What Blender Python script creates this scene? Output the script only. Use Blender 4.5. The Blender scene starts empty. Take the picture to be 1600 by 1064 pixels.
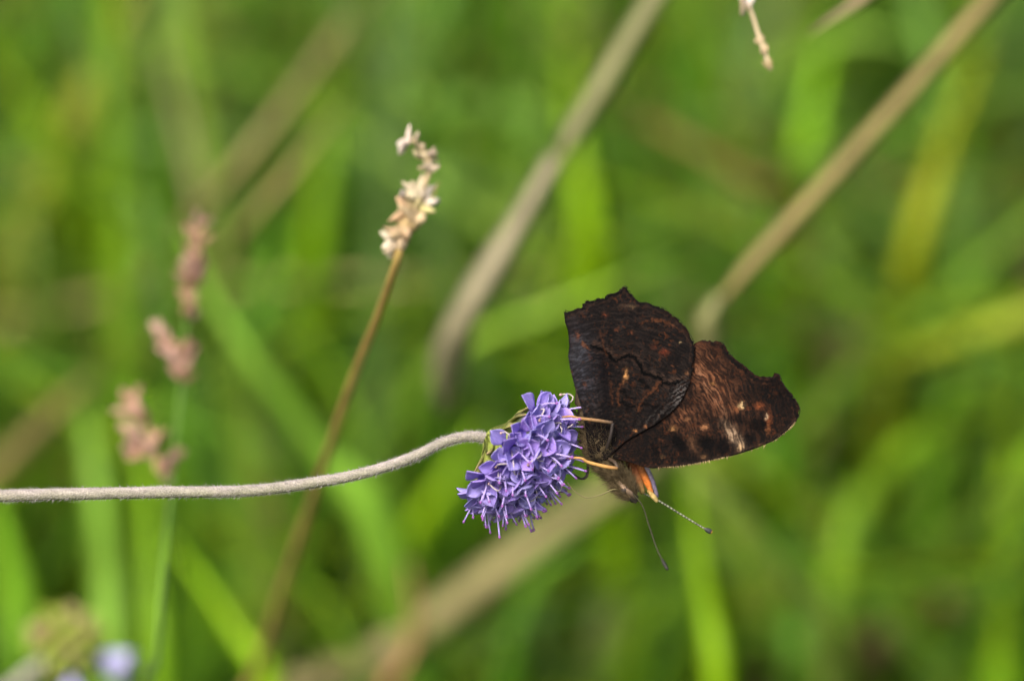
import bpy, math, random
import numpy as np
from mathutils import Vector, Matrix, Quaternion

random.seed(11)
RS = np.random.RandomState(11)
SC = bpy.context.scene
COL = SC.collection

# ------------------------------------------------------------------ camera
PITCH = math.radians(32.0)          # looking down into the meadow
DIST = 1.2                          # metres from lens to the butterfly
FRAME = 0.14                        # metres of meadow across the frame at the butterfly
K = FRAME / 1600.0
FOC = Vector((0.0, 0.0, 0.30))
FWD = Vector((0.0, math.cos(PITCH), -math.sin(PITCH)))
UP = Vector((0.0, math.sin(PITCH), math.cos(PITCH)))
RIGHT = Vector((1.0, 0.0, 0.0))
CAM = FOC - FWD * DIST
cd = bpy.data.cameras.new('camera')
cd.sensor_width = 23.5
cd.lens = 23.5 / 2 * DIST / (FRAME / 2)
cd.clip_start = 0.02
cd.clip_end = 200.0
cd.dof.use_dof = True
cd.dof.focus_distance = DIST - 0.002
cd.dof.aperture_fstop = 5.9
cam = bpy.data.objects.new('camera', cd)
COL.objects.link(cam)
cam.location = CAM
cam.rotation_euler = (math.pi / 2 - PITCH, 0, 0)
SC.camera = cam

# ------------------------------------------------------------------ sky, sun, exposure (overcast)
SUN_EL, SUN_AZ = math.radians(58.0), math.radians(215.0)     # azimuth clockwise from +Y
world = bpy.data.worlds.new('World')
SC.world = world
world.use_nodes = True
wn = world.node_tree.nodes
sky = wn.new('ShaderNodeTexSky')
sky.sky_type = 'NISHITA'
sky.sun_disc = False
sky.sun_elevation = SUN_EL
sky.sun_rotation = SUN_AZ
sky.air_density = 1.0
sky.dust_density = 8.0
sky.ozone_density = 1.0
wn['Background'].inputs['Strength'].default_value = 0.09
world.node_tree.links.new(sky.outputs[0], wn['Background'].inputs['Color'])
sd = bpy.data.lights.new('sun', 'SUN')
sd.energy = 1.5
sd.angle = math.radians(20.0)
sd.color = (1.0, 0.95, 0.86)
sun = bpy.data.objects.new('sun', sd)
COL.objects.link(sun)
to_sun = Vector((math.sin(SUN_AZ) * math.cos(SUN_EL), math.cos(SUN_AZ) * math.cos(SUN_EL), math.sin(SUN_EL)))
sun.rotation_euler = to_sun.to_track_quat('Z', 'Y').to_euler()
sun.location = to_sun * 5
SC.view_settings.view_transform = 'Standard'
SC.view_settings.look = 'None'
SC.view_settings.gamma = 1.0
SC.view_settings.exposure = 1.46
SC.view_settings.use_curve_mapping = False
SC.render.engine = 'CYCLES'
SC.cycles.use_denoising = True
SC.cycles.max_bounces = 8
SC.cycles.transparent_max_bounces = 8


# ------------------------------------------------------------------ helpers
def P(px, py, d=0.0):
    """world point seen at photo pixel (px, py), d metres behind the focus plane"""
    D = DIST + d
    s = K * D / DIST
    return CAM + FWD * D + RIGHT * ((px - 800) * s) + UP * (-(py - 532) * s)


def lin(r, g, b):
    f = lambda c: (c / 255 / 12.92) if c / 255 <= 0.04045 else ((c / 255 + 0.055) / 1.055) ** 2.4
    return (f(r), f(g), f(b))


def tag(o, label=None, cat=None, group=None, kind=None):
    if label: o['label'] = label
    if cat: o['category'] = cat
    if group: o['group'] = group
    if kind: o['kind'] = kind
    return o


def empty(name, loc, rot=None):
    o = bpy.data.objects.new(name, None)
    COL.objects.link(o)
    o.empty_display_size = 0.005
    M = (rot.to_4x4() if rot else Matrix.Identity(4))
    o.matrix_world = Matrix.Translation(loc) @ M
    return o


def mesh_data(name, V, F, mat=None, col=None, smooth=True):
    me = bpy.data.meshes.new(name)
    V = np.asarray(V, dtype=np.float32).reshape(-1, 3)
    if isinstance(F, np.ndarray):
        n, k = F.shape
        me.vertices.add(len(V)); me.vertices.foreach_set('co', V.ravel())
        me.loops.add(n * k); me.loops.foreach_set('vertex_index', F.astype(np.int32).ravel())
        me.polygons.add(n); me.polygons.foreach_set('loop_start', np.arange(0, n * k, k, dtype=np.int32))
        me.update(calc_edges=True)
    else:
        me.from_pydata([tuple(v) for v in V.tolist()], [], F)
    if smooth:
        me.polygons.foreach_set('use_smooth', np.ones(len(me.polygons), dtype=bool))
    if mat: me.materials.append(mat)
    if col is not None:
        a = me.color_attributes.new('Col', 'FLOAT_COLOR', 'POINT')
        c = np.ones((len(V), 4), dtype=np.float32)
        c[:, :3] = col
        a.data.foreach_set('color', c.ravel())
    me.validate()
    me.update()
    return me


def link(name, me, parent=None, mtx=None):
    o = bpy.data.objects.new(name, me)
    COL.objects.link(o)
    if parent: o.parent = parent
    if mtx is not None: o.matrix_local = mtx
    return o


def merge(parts):
    V, F, Cc, off = [], [], [], 0
    for p in parts:
        v, f = p[0], p[1]
        V.append(np.asarray(v)); F += [tuple(i + off for i in q) for q in f]
        if len(p) > 2: Cc.append(np.asarray(p[2]))
        off += len(v)
    return (np.concatenate(V), F, np.concatenate(Cc)) if Cc else (np.concatenate(V), F)


def spline(pts, n):
    """Catmull-Rom through pts (any dimension), n samples"""
    p = np.asarray([list(q) for q in pts], dtype=float)
    if len(p) == 2:
        t = np.linspace(0, 1, n)[:, None]
        return p[0] * (1 - t) + p[1] * t
    e = np.vstack([2 * p[0] - p[1], p, 2 * p[-1] - p[-2]])
    seg = np.linalg.norm(np.diff(p, axis=0), axis=1) ** 0.5
    u = np.concatenate([[0], np.cumsum(seg)])
    ts = np.linspace(0, u[-1], n)
    out = []
    for t in ts:
        i = min(max(np.searchsorted(u, t) - 1, 0), len(p) - 2)
        s = (t - u[i]) / (u[i + 1] - u[i])
        a, b, c, d = e[i], e[i + 1], e[i + 2], e[i + 3]
        out.append(0.5 * (2 * b + (c - a) * s + (2 * a - 5 * b + 4 * c - d) * s * s + (-a + 3 * b - 3 * c + d) * s ** 3))
    return np.asarray(out)


def frames(path):
    T = np.gradient(path, axis=0)
    T /= np.linalg.norm(T, axis=1)[:, None] + 1e-12
    ref = np.array([0.31, 0.17, 0.93])
    if abs(T[0] @ ref) > 0.9: ref = np.array([1.0, 0.1, 0.0])
    n = ref - T[0] * (ref @ T[0]); n /= np.linalg.norm(n)
    N = [n]
    for i in range(1, len(path)):
        n = N[-1] - T[i] * (N[-1] @ T[i]); n /= np.linalg.norm(n) + 1e-12
        N.append(n)
    N = np.asarray(N)
    return T, N, np.cross(T, N)


def tube(path, rad, n=8):
    path = np.asarray([list(q) for q in path], dtype=float)
    m = len(path)
    rad = np.full(m, rad) if np.isscalar(rad) else np.asarray(rad, dtype=float)
    T, N, B = frames(path)
    a = np.linspace(0, 2 * math.pi, n, endpoint=False)
    V = (path[:, None, :] + rad[:, None, None] * (np.cos(a)[None, :, None] * N[:, None, :] + np.sin(a)[None, :, None] * B[:, None, :])).reshape(-1, 3)
    F = []
    for i in range(m - 1):
        for j in range(n):
            k = (j + 1) % n
            F.append((i * n + j, i * n + k, (i + 1) * n + k, (i + 1) * n + j))
    F.append(tuple(range(n - 1, -1, -1)))
    F.append(tuple((m - 1) * n + j for j in range(n)))
    return V, F


def ovoid(length, r, n=7, m=6, tip=0.6, bend=0.0, flat=1.0):
    """pointed husk along +Z starting at the origin"""
    t = np.linspace(0, 1, m)
    rr = r * np.sin(np.pi * np.clip(t * 0.94 + 0.06, 0, 1)) ** tip
    rr[-1] = r * 0.04
    pa = np.stack([bend * length * t ** 2, 0 * t, t * length], 1)
    a = np.linspace(0, 2 * math.pi, n, endpoint=False)
    V = np.stack([pa[:, None, 0] + rr[:, None] * np.cos(a), pa[:, None, 1] + rr[:, None] * np.sin(a) * flat, np.repeat(pa[:, None, 2], n, 1)], 2).reshape(-1, 3)
    F = [(i * n + j, i * n + (j + 1) % n, (i + 1) * n + (j + 1) % n, (i + 1) * n + j) for i in range(m - 1) for j in range(n)]
    F += [tuple(range(n - 1, -1, -1)), tuple((m - 1) * n + j for j in range(n))]
    return V, F


_TAB = RS.rand(64, 64)


def vnoise(x, y, seed=0):
    x = np.asarray(x) + seed * 17.31; y = np.asarray(y) + seed * 7.77
    xi = np.floor(x).astype(int); yi = np.floor(y).astype(int)
    fx = x - xi; fy = y - yi
    fx = fx * fx * (3 - 2 * fx); fy = fy * fy * (3 - 2 * fy)
    g = lambda a, b: _TAB[a % 64, b % 64]
    return (g(xi, yi) * (1 - fx) + g(xi + 1, yi) * fx) * (1 - fy) + (g(xi, yi + 1) * (1 - fx) + g(xi + 1, yi + 1) * fx) * fy


def seg_dist(x, y, pts):
    """distance of points to a polyline"""
    best = np.full(np.shape(x), 1e9)
    for (ax, ay), (bx, by) in zip(pts[:-1], pts[1:]):
        dx, dy = bx - ax, by - ay
        t = np.clip(((x - ax) * dx + (y - ay) * dy) / (dx * dx + dy * dy + 1e-9), 0, 1)
        best = np.minimum(best, np.hypot(x - ax - t * dx, y - ay - t * dy))
    return best


# ------------------------------------------------------------------ materials
def new_mat(name):
    m = bpy.data.materials.new(name)
    m.use_nodes = True
    nt = m.node_tree
    return m, nt, nt.nodes['Principled BSDF'], nt.nodes['Material Output']


def colour_source(nt, kind, colour):
    if kind == 'attr':
        n = nt.nodes.new('ShaderNodeVertexColor'); n.layer_name = 'Col'
        return n.outputs['Color']
    if kind == 'object':
        return nt.nodes.new('ShaderNodeObjectInfo').outputs['Color']
    n = nt.nodes.new('ShaderNodeRGB'); n.outputs[0].default_value = (*colour, 1)
    return n.outputs[0]


def organic(name, kind='flat', colour=(0.5, 0.5, 0.5), rough=0.7, var=0.25, scale=900.0, stretch=(1, 1, 1), trans=0.0, spec=0.25, bump=0.0, sheen=0.0, per_object=0.0):
    """colour with fine mottling, optional light passing through thin tissue"""
    m, nt, bs, out = new_mat(name)
    src = colour_source(nt, kind, colour)
    tc = nt.nodes.new('ShaderNodeTexCoord')
    mp = nt.nodes.new('ShaderNodeMapping'); mp.inputs['Scale'].default_value = stretch
    nz = nt.nodes.new('ShaderNodeTexNoise'); nz.inputs['Scale'].default_value = scale; nz.inputs['Detail'].default_value = 4
    nt.links.new(tc.outputs['Object'], mp.inputs[0]); nt.links.new(mp.outputs[0], nz.inputs['Vector'])
    mr = nt.nodes.new('ShaderNodeMapRange')
    mr.inputs['From Min'].default_value = 0.3; mr.inputs['From Max'].default_value = 0.7
    mr.inputs['To Min'].default_value = 1 - var; mr.inputs['To Max'].default_value = 1 + var
    nt.links.new(nz.outputs['Fac'], mr.inputs['Value'])
    hsv = nt.nodes.new('ShaderNodeHueSaturation')
    nt.links.new(src, hsv.inputs['Color']); nt.links.new(mr.outputs[0], hsv.inputs['Value'])
    if per_object:
        oi = nt.nodes.new('ShaderNodeObjectInfo')
        m2 = nt.nodes.new('ShaderNodeMapRange')
        m2.inputs['To Min'].default_value = 0.5 - 0.03 * per_object; m2.inputs['To Max'].default_value = 0.5 + 0.03 * per_object
        nt.links.new(oi.outputs['Random'], m2.inputs['Value']); nt.links.new(m2.outputs[0], hsv.inputs['Hue'])
        m3 = nt.nodes.new('ShaderNodeMapRange')
        m3.inputs['To Min'].default_value = 1 - 0.25 * per_object; m3.inputs['To Max'].default_value = 1 + 0.2 * per_object
        nt.links.new(oi.outputs['Random'], m3.inputs['Value']); nt.links.new(m3.outputs[0], hsv.inputs['Saturation'])
        m4 = nt.nodes.new('ShaderNodeMath'); m4.operation = 'MULTIPLY_ADD'      # some pieces older, some fresher
        m4.inputs[1].default_value = 0.55 * per_object; m4.inputs[2].default_value = 1 - 0.25 * per_object
        wn_ = nt.nodes.new('ShaderNodeTexWhiteNoise'); wn_.noise_dimensions = '1D'
        nt.links.new(oi.outputs['Random'], wn_.inputs['W']); nt.links.new(wn_.outputs['Value'], m4.inputs[0])
        m5 = nt.nodes.new('ShaderNodeMath'); m5.operation = 'MULTIPLY'
        nt.links.new(m4.outputs[0], m5.inputs[0]); nt.links.new(mr.outputs[0], m5.inputs[1]); nt.links.new(m5.outputs[0], hsv.inputs['Value'])
    col = hsv.outputs['Color']
    nt.links.new(col, bs.inputs['Base Color'])
    bs.inputs['Roughness'].default_value = rough
    bs.inputs['Specular IOR Level'].default_value = spec
    if sheen:
        bs.inputs['Sheen Weight'].default_value = sheen
        bs.inputs['Sheen Roughness'].default_value = 0.5
    if bump:
        b = nt.nodes.new('ShaderNodeBump'); b.inputs['Strength'].default_value = bump; b.inputs['Distance'].default_value = 0.0002
        nt.links.new(nz.outputs['Fac'], b.inputs['Height']); nt.links.new(b.outputs[0], bs.inputs['Normal'])
    if trans:
        tr = nt.nodes.new('ShaderNodeBsdfTranslucent')
        mx = nt.nodes.new('ShaderNodeMixShader'); mx.inputs[0].default_value = trans
        nt.links.new(col, tr.inputs['Color'])
        nt.links.new(bs.outputs[0], mx.inputs[1]); nt.links.new(tr.outputs[0], mx.inputs[2]); nt.links.new(mx.outputs[0], out.inputs['Surface'])
    return m


M_WING = organic('butterfly wing scales', 'attr', rough=0.9, var=0.3, scale=3500, spec=0.06, bump=0.4)
M_BODY = organic('butterfly body', 'attr', rough=0.9, var=0.3, scale=2500, bump=0.5, spec=0.1)
M_ATTR = organic('coloured tissue', 'attr', rough=0.6, var=0.15, scale=3000, spec=0.3)
M_FUR = organic('insect hair', 'attr', rough=0.8, var=0.2, scale=800, spec=0.15, trans=0.25)
M_PETAL = organic('violet petal', 'attr', rough=0.6, var=0.14, scale=1600, stretch=(3, 0.6, 1), trans=0.35, spec=0.2, per_object=0.45)
M_STAMEN = organic('stamen', 'attr', rough=0.5, var=0.1, scale=2000, trans=0.2, spec=0.3)
M_TUBE = organic('corolla tube', 'attr', rough=0.6, var=0.15, scale=2000, trans=0.2, spec=0.2)
M_STEM = organic('woolly stem', 'attr', rough=0.9, var=0.3, scale=4500, bump=0.8, spec=0.1)
M_WOOL = organic('stem wool', 'flat', lin(176, 170, 168), rough=0.8, var=0.1, scale=500, trans=0.3, spec=0.2)
M_BRACT = organic('green bract', 'attr', rough=0.7, var=0.25, scale=2200, trans=0.25, spec=0.2)
M_HUSK = organic('dry husk', 'object', rough=0.7, var=0.3, scale=1800, stretch=(1, 1, 0.3), trans=0.3, spec=0.2, per_object=0.7)
M_STRAW = organic('dry grass', 'object', rough=0.65, var=0.22, scale=140, trans=0.2, spec=0.25)
M_BLADE = organic('green grass', 'object', rough=0.5, var=0.2, scale=60, trans=0.4, spec=0.3)
M_TURF = organic('meadow grass', 'attr', rough=0.5, var=0.25, scale=50, trans=0.4, spec=0.3)


def ground_mat():
    m, nt, bs, out = new_mat('soil and thatch')
    nz = nt.nodes.new('ShaderNodeTexNoise'); nz.inputs['Scale'].default_value = 45; nz.inputs['Detail'].default_value = 8
    tc = nt.nodes.new('ShaderNodeTexCoord'); nt.links.new(tc.outputs['Object'], nz.inputs['Vector'])
    cr = nt.nodes.new('ShaderNodeValToRGB')
    cr.color_ramp.elements[0].color = (0.012, 0.012, 0.004, 1); cr.color_ramp.elements[0].position = 0.3
    cr.color_ramp.elements[1].color = (0.05, 0.06, 0.015, 1); cr.color_ramp.elements[1].position = 0.7
    nt.links.new(nz.outputs['Fac'], cr.inputs[0]); nt.links.new(cr.outputs[0], bs.inputs['Base Color'])
    bs.inputs['Roughness'].default_value = 0.95
    b = nt.nodes.new('ShaderNodeBump'); b.inputs['Distance'].default_value = 0.01
    nt.links.new(nz.outputs['Fac'], b.inputs['Height']); nt.links.new(b.outputs[0], bs.inputs['Normal'])
    return m


# ------------------------------------------------------------------ ground
def build_ground():
    c = np.concatenate([[-60, -20, -8, -4], np.linspace(-2, 2, 61), [4, 8, 20, 60]])
    X, Y = np.meshgrid(c, c, indexing='ij')
    near = np.clip(1.6 - np.hypot(X, Y), 0, 1)
    Z = (vnoise(X * 9 + 50, Y * 9 + 50, 1) - 0.5) * 0.012 * near - 0.004
    n = len(c)
    idx = np.arange(n * n).reshape(n, n)
    F = np.stack([idx[:-1, :-1], idx[1:, :-1], idx[1:, 1:], idx[:-1, 1:]], -1).reshape(-1, 4)
    o = link('ground', mesh_data('ground', np.stack([X, Y, Z], -1).reshape(-1, 3), F, ground_mat()))
    tag(o, 'dark soil and thatch under the meadow grass', kind='structure')


build_ground()


# ------------------------------------------------------------------ grass
def strip(path, width, side, cup=0.18, thick=0.0):
    """folded leaf blade: left edge, midrib, right edge (and an underside when thick)"""
    path = np.asarray(path); m = len(path)
    T = np.gradient(path, axis=0); T /= np.linalg.norm(T, axis=1)[:, None] + 1e-12
    S = side - T * np.sum(side * T, 1)[:, None] if np.ndim(side) > 1 else side[None] - T * (T @ side)[:, None]
    S = S / (np.linalg.norm(S, axis=1)[:, None] + 1e-9)
    Nn = np.cross(S, T)
    w = (width / 2)[:, None]
    cols = [path - S * w + Nn * w * cup, path - Nn * w * cup, path + S * w + Nn * w * cup]
    if thick:
        cols.append(path - Nn * (w * cup + thick))
    k = len(cols)
    V = np.stack(cols, 1).reshape(-1, 3)
    F = []
    for i in range(m - 1):
        for j in range(k if thick else k - 1):
            a, b = j, (j + 1) % k
            F.append((i * k + a, i * k + b, (i + 1) * k + b, (i + 1) * k + a))
    if thick:
        F += [tuple(range(k - 1, -1, -1)), tuple((m - 1) * k + j for j in range(k))]
    return V, F


def rooted(pts, origin):
    """extend a blade, given root end first, down to the soil"""
    w = [P(*p) for p in pts]
    a, b = w[0], w[1]
    t = (a - b).normalized()
    if origin == 'below':
        z = a.z
        mid = a + t * 0.03 + Vector((0, 0.012, -0.35 * z))
        mid.z = max(0.4 * z, 0.02)
        root = Vector((mid.x + t.x * 0.02, mid.y + 0.012, -0.006))
        return [root, mid] + w
    if origin == 'over':      # arches over from a tussock farther back, above the frame
        q = a + t * 0.05
        q2 = Vector((q.x + t.x * 0.10, q.y + 0.16, q.z - 0.015))
        root = Vector((q2.x + t.x * 0.08, 0.86 + 0.1 * random.random(), -0.006))
        q3 = q2 * 0.45 + root * 0.55 + Vector((0, 0, 0.06))
        return [root, q3, q2, q] + w
    if origin == 'right' or origin == 'left':
        s = 1 if origin == 'right' else -1
        q = a + t * 0.03
        root = Vector((q.x + s * 0.04, q.y + 0.03, -0.006))
        q2 = Vector((q.x + s * 0.03, q.y + 0.02, q.z * 0.55))
        return [root, q2, q] + w
    return w


def blade_mesh(pts, wpx, origin, blunt=0.25, n=28, turn=0.0, thick=0.0004):
    w = rooted(pts, origin)
    path = spline(w, n)
    d = np.array([((Vector(p) - CAM).dot(FWD)) for p in path])
    L = np.concatenate([[0], np.cumsum(np.linalg.norm(np.diff(path, axis=0), axis=1))]); L /= L[-1]
    base = wpx * K * (sum(p[2] for p in pts) / len(pts) + DIST) / DIST
    prof = np.clip(0.55 + 0.6 * L * 2, 0, 1) * np.clip((1 - L) / blunt, 0.06, 1) ** 0.7
    prof *= 1 + 0.08 * np.sin(L * 23 + wpx)
    side = np.array(RIGHT * math.cos(turn) + FWD * math.sin(turn))
    view = path - np.array(CAM)
    T = np.gradient(path, axis=0)
    side_v = np.cross(T, view); side_v /= np.linalg.norm(side_v, axis=1)[:, None]
    # a blade leans its face toward the open sky in front of it, turned a little
    tv = T / np.linalg.norm(T, axis=1)[:, None]
    side_v = side_v * math.cos(turn) + np.cross(tv, side_v) * math.sin(turn)
    return w[0], strip(path, base * prof, side_v, 0.16, thick)


def place_blade(name, pts, wpx, rgb, origin='below', mat=None, blunt=0.25, turn=0.3, n=28):
    root, (V, F) = blade_mesh(pts, wpx, origin, blunt, n, turn)
    V = V - np.array(root)
    o = link(name, mesh_data(name, V, F, mat or M_BLADE))
    o.location = root
    o.color = (*lin(*rgb), 1)
    return o


GREEN_GROUP = 'green grass blades behind the flower'
LANDMARKS = {'the pink grass head': (270, 480), 'the cream seed head': (640, 300), 'the violet flower': (800, 720), 'the butterfly': (1080, 640), 'the kinked greyish straw': (860, 250),
             'the long tan straw': (1350, 220), 'the green scabious bud': (110, 1000), 'the grey woolly stem': (330, 770), 'the thin brown seed stem': (510, 720), 'the broad tan dead leaf': (720, 960), 'the curled tan dead leaf': (1450, 940),
             'the drooping grass tip': (1180, 50)}


def green_label(pts, rgb):
    mid = [p for p in pts if 0 < p[0] < 1600 and 0 < p[1] < 1064] or pts
    x = sum(p[0] for p in mid) / len(mid); y = sum(p[1] for p in mid) / len(mid)
    near = min(LANDMARKS, key=lambda k: (LANDMARKS[k][0] - x) ** 2 + (LANDMARKS[k][1] - y) ** 2)
    r, g, b = rgb
    tone = 'pale bluish green' if b > 78 and g > 150 else 'bright yellow-green' if b < 35 and g > 148 else 'olive green' if r > 108 and b < 90 else 'dark green' if g < 140 else 'mid green'
    lean = pts[-1][0] - pts[0][0], pts[0][1] - pts[-1][1]
    pose = 'arching' if abs(lean[0]) > 1.1 * abs(lean[1]) else 'slanting' if abs(lean[0]) > 0.45 * abs(lean[1]) else 'upright'
    return f'{tone} {pose} grass blade blurred behind {near}'


# (points root first: px, py, metres behind the flower), width in photo pixels, colour, where it comes from
GREENS = [
    ([(985, 1100, .33), (950, 700, .32), (925, 400, .30), (892, 160, .30), (880, -60, .30)], 66, (112, 152, 0), 'below'),
    ([(180, 1110, .24), (170, 900, .24), (150, 740, .24), (120, 560, .25)], 84, (104, 146, 60), 'below'),
    ([(255, 1100, .22), (240, 900, .22), (230, 740, .23), (205, 600, .24)], 52, (108, 152, 34), 'below'),
    ([(600, 860, .24), (500, 705, .23), (400, 570, .22), (325, 455, .22), (290, 360, .22)], 74, (118, 164, 72), 'below'),
    ([(430, 1110, .22), (370, 990, .22), (310, 900, .22), (265, 840, .22)], 72, (124, 166, 20), 'below'),
    ([(190, 1100, .38), (215, 700, .36), (228, 500, .34), (245, 330, .34)], 95, (116, 166, 108), 'below'),
    ([(210, 520, .36), (130, 330, .34), (60, 190, .33), (-30, 70, .33)], 86, (116, 152, 24), 'below'),
    ([(20, 420, .36), (90, 260, .34), (150, 120, .33), (220, -40, .32)], 78, (148, 160, 84), 'below'),
    ([(500, 760, .38), (490, 480, .34), (500, 330, .33), (520, 150, .33)], 76, (112, 156, 24), 'below'),
    ([(960, 560, .42), (915, 330, .38), (850, 200, .36), (720, 165, .35), (570, 195, .34)], 92, (118, 160, 92), 'below'),
    ([(620, 300, .42), (580, 140, .40), (530, 20, .38), (520, -60, .38)], 90, (134, 172, 112), 'below'),
    ([(1215, 620, .36), (1225, 420, .34), (1262, 210, .33), (1300, 20, .34)], 84, (108, 156, 14), 'below'),
    ([(1205, 480, .40), (1170, 300, .40), (1230, 120, .36), (1330, 55, .33), (1430, 70, .32)], 70, (128, 168, 92), 'below'),
    ([(1320, 900, .38), (1390, 640, .34), (1430, 400, .30), (1475, 240, .30), (1540, 60, .32)], 62, (132, 146, 34), 'below'),
    ([(1680, 470, .28), (1560, 508, .28), (1440, 548, .29), (1310, 590, .32)], 66, (126, 146, 50), 'right'),
    ([(1290, 1110, .30), (1300, 930, .30), (1330, 800, .30), (1420, 695, .31), (1520, 650, .32), (1640, 640, .33)], 76, (106, 144, 36), 'below'),
    ([(1130, 1110, .22), (1110, 960, .22), (1090, 850, .22), (1075, 730, .23)], 58, (122, 164, 22), 'below'),
    ([(1290, 1010, .24), (1235, 910, .22), (1170, 815, .20), (1110, 755, .19), (1060, 700, .19)], 48, (140, 164, 104), 'below'),
    ([(560, 1110, .34), (610, 920, .30), (680, 790, .28), (770, 640, .28)], 78, (118, 158, 22), 'below'),
    ([(850, 900, .36), (858, 640, .34), (868, 500, .32), (900, 380, .31)], 70, (118, 158, 8), 'below'),
    ([(640, 1100, .44), (600, 800, .42), (590, 600, .38), (570, 420, .36)], 120, (84, 138, 70), 'below'),
    ([(640, 660, .30), (720, 545, .26), (860, 485, .25), (1010, 425, .25), (1070, 400, .25)], 46, (134, 172, 80), 'below'),
    ([(1420, 640, .44), (1370, 480, .40), (1330, 370, .37), (1320, 260, .36)], 90, (128, 164, 92), 'below'),
    ([(90, 760, .40), (70, 560, .36), (50, 440, .34), (40, 330, .34)], 86, (128, 158, 104), 'below'),
    ([(1250, 1100, .32), (1235, 900, .32), (1220, 700, .30), (1200, 560, .30)], 70, (92, 146, 58), 'below'),
    ([(1560, 1100, .30), (1570, 900, .30), (1600, 760, .30), (1650, 640, .30)], 90, (104, 152, 30), 'below'),
    ([(740, 1100, .38), (720, 900, .36), (700, 760, .34), (690, 620, .33)], 84, (90, 144, 52), 'below'),
    ([(1000, 1110, .36), (1040, 950, .34), (1030, 800, .34), (990, 640, .33)], 90, (72, 124, 38), 'below'),
    ([(430, 1110, .36), (470, 920, .34), (450, 760, .33), (400, 640, .33)], 92, (92, 146, 66), 'below'),
    ([(340, 320, .46), (300, 210, .42), (250, 120, .40), (330, 40, .40)], 96, (112, 138, 62), 'below'),
    ([(30, 1100, .28), (30, 960, .28), (10, 860, .28), (-40, 700, .28)], 92, (106, 156, 36), 'below'),
    ([(720, 480, .50), (690, 300, .48), (680, 120, .46), (700, -40, .46)], 120, (104, 152, 62), 'below'),
    ([(790, 1110, .28), (800, 1000, .28), (840, 900, .28), (930, 830, .28)], 60, (84, 136, 30), 'below'),
    ([(1130, 700, .40), (1110, 400, .38), (1090, 200, .38), (1130, 30, .38)], 84, (88, 140, 66), 'below'),
    ([(1010, 420, .46), (1040, 240, .44), (1080, 90, .42), (1090, -50, .42)], 80, (92, 144, 62), 'below'),
    ([(1490, 1110, .34), (1450, 860, .34), (1480, 640, .34), (1560, 420, .34)], 78, (98, 148, 34), 'below'),
    ([(380, 760, .32), (390, 560, .30), (430, 420, .30), (420, 300, .30)], 66, (96, 150, 50), 'below'),
    ([(1580, 420, .42), (1560, 240, .40), (1530, 100, .38), (1560, -40, .38)], 90, (120, 152, 80), 'below'),
    ([(70, 160, .44), (40, 80, .42), (60, 0, .42), (90, -60, .42)], 80, (96, 146, 30), 'below'),
    ([(800, 330, .44), (810, 200, .42), (820, 80, .42), (810, -40, .42)], 90, (102, 150, 40), 'below'),
    ([(1370, 300, .50), (1400, 160, .48), (1440, 60, .46), (1470, -40, .46)], 90, (66, 116, 44), 'below'),
    ([(300, 1110, .34), (350, 900, .32), (330, 760, .32), (290, 660, .32)], 80, (98, 150, 44), 'below'),
    ([(1180, 600, .42), (1160, 520, .40), (1140, 420, .38), (1150, 320, .37)], 84, (88, 142, 48), 'below'),
]
for pts, w, rgb, org in GREENS:
    vivid = tuple(min(255, c * k) for c, k in zip(rgb, (1.2, 1.16, 0.84)))
    o = place_blade('grass_blade', pts, w * 0.9, vivid, org, turn=random.uniform(-0.5, 0.5))
    tag(o, green_label(pts, rgb), 'grass blade', GREEN_GROUP)

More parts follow.
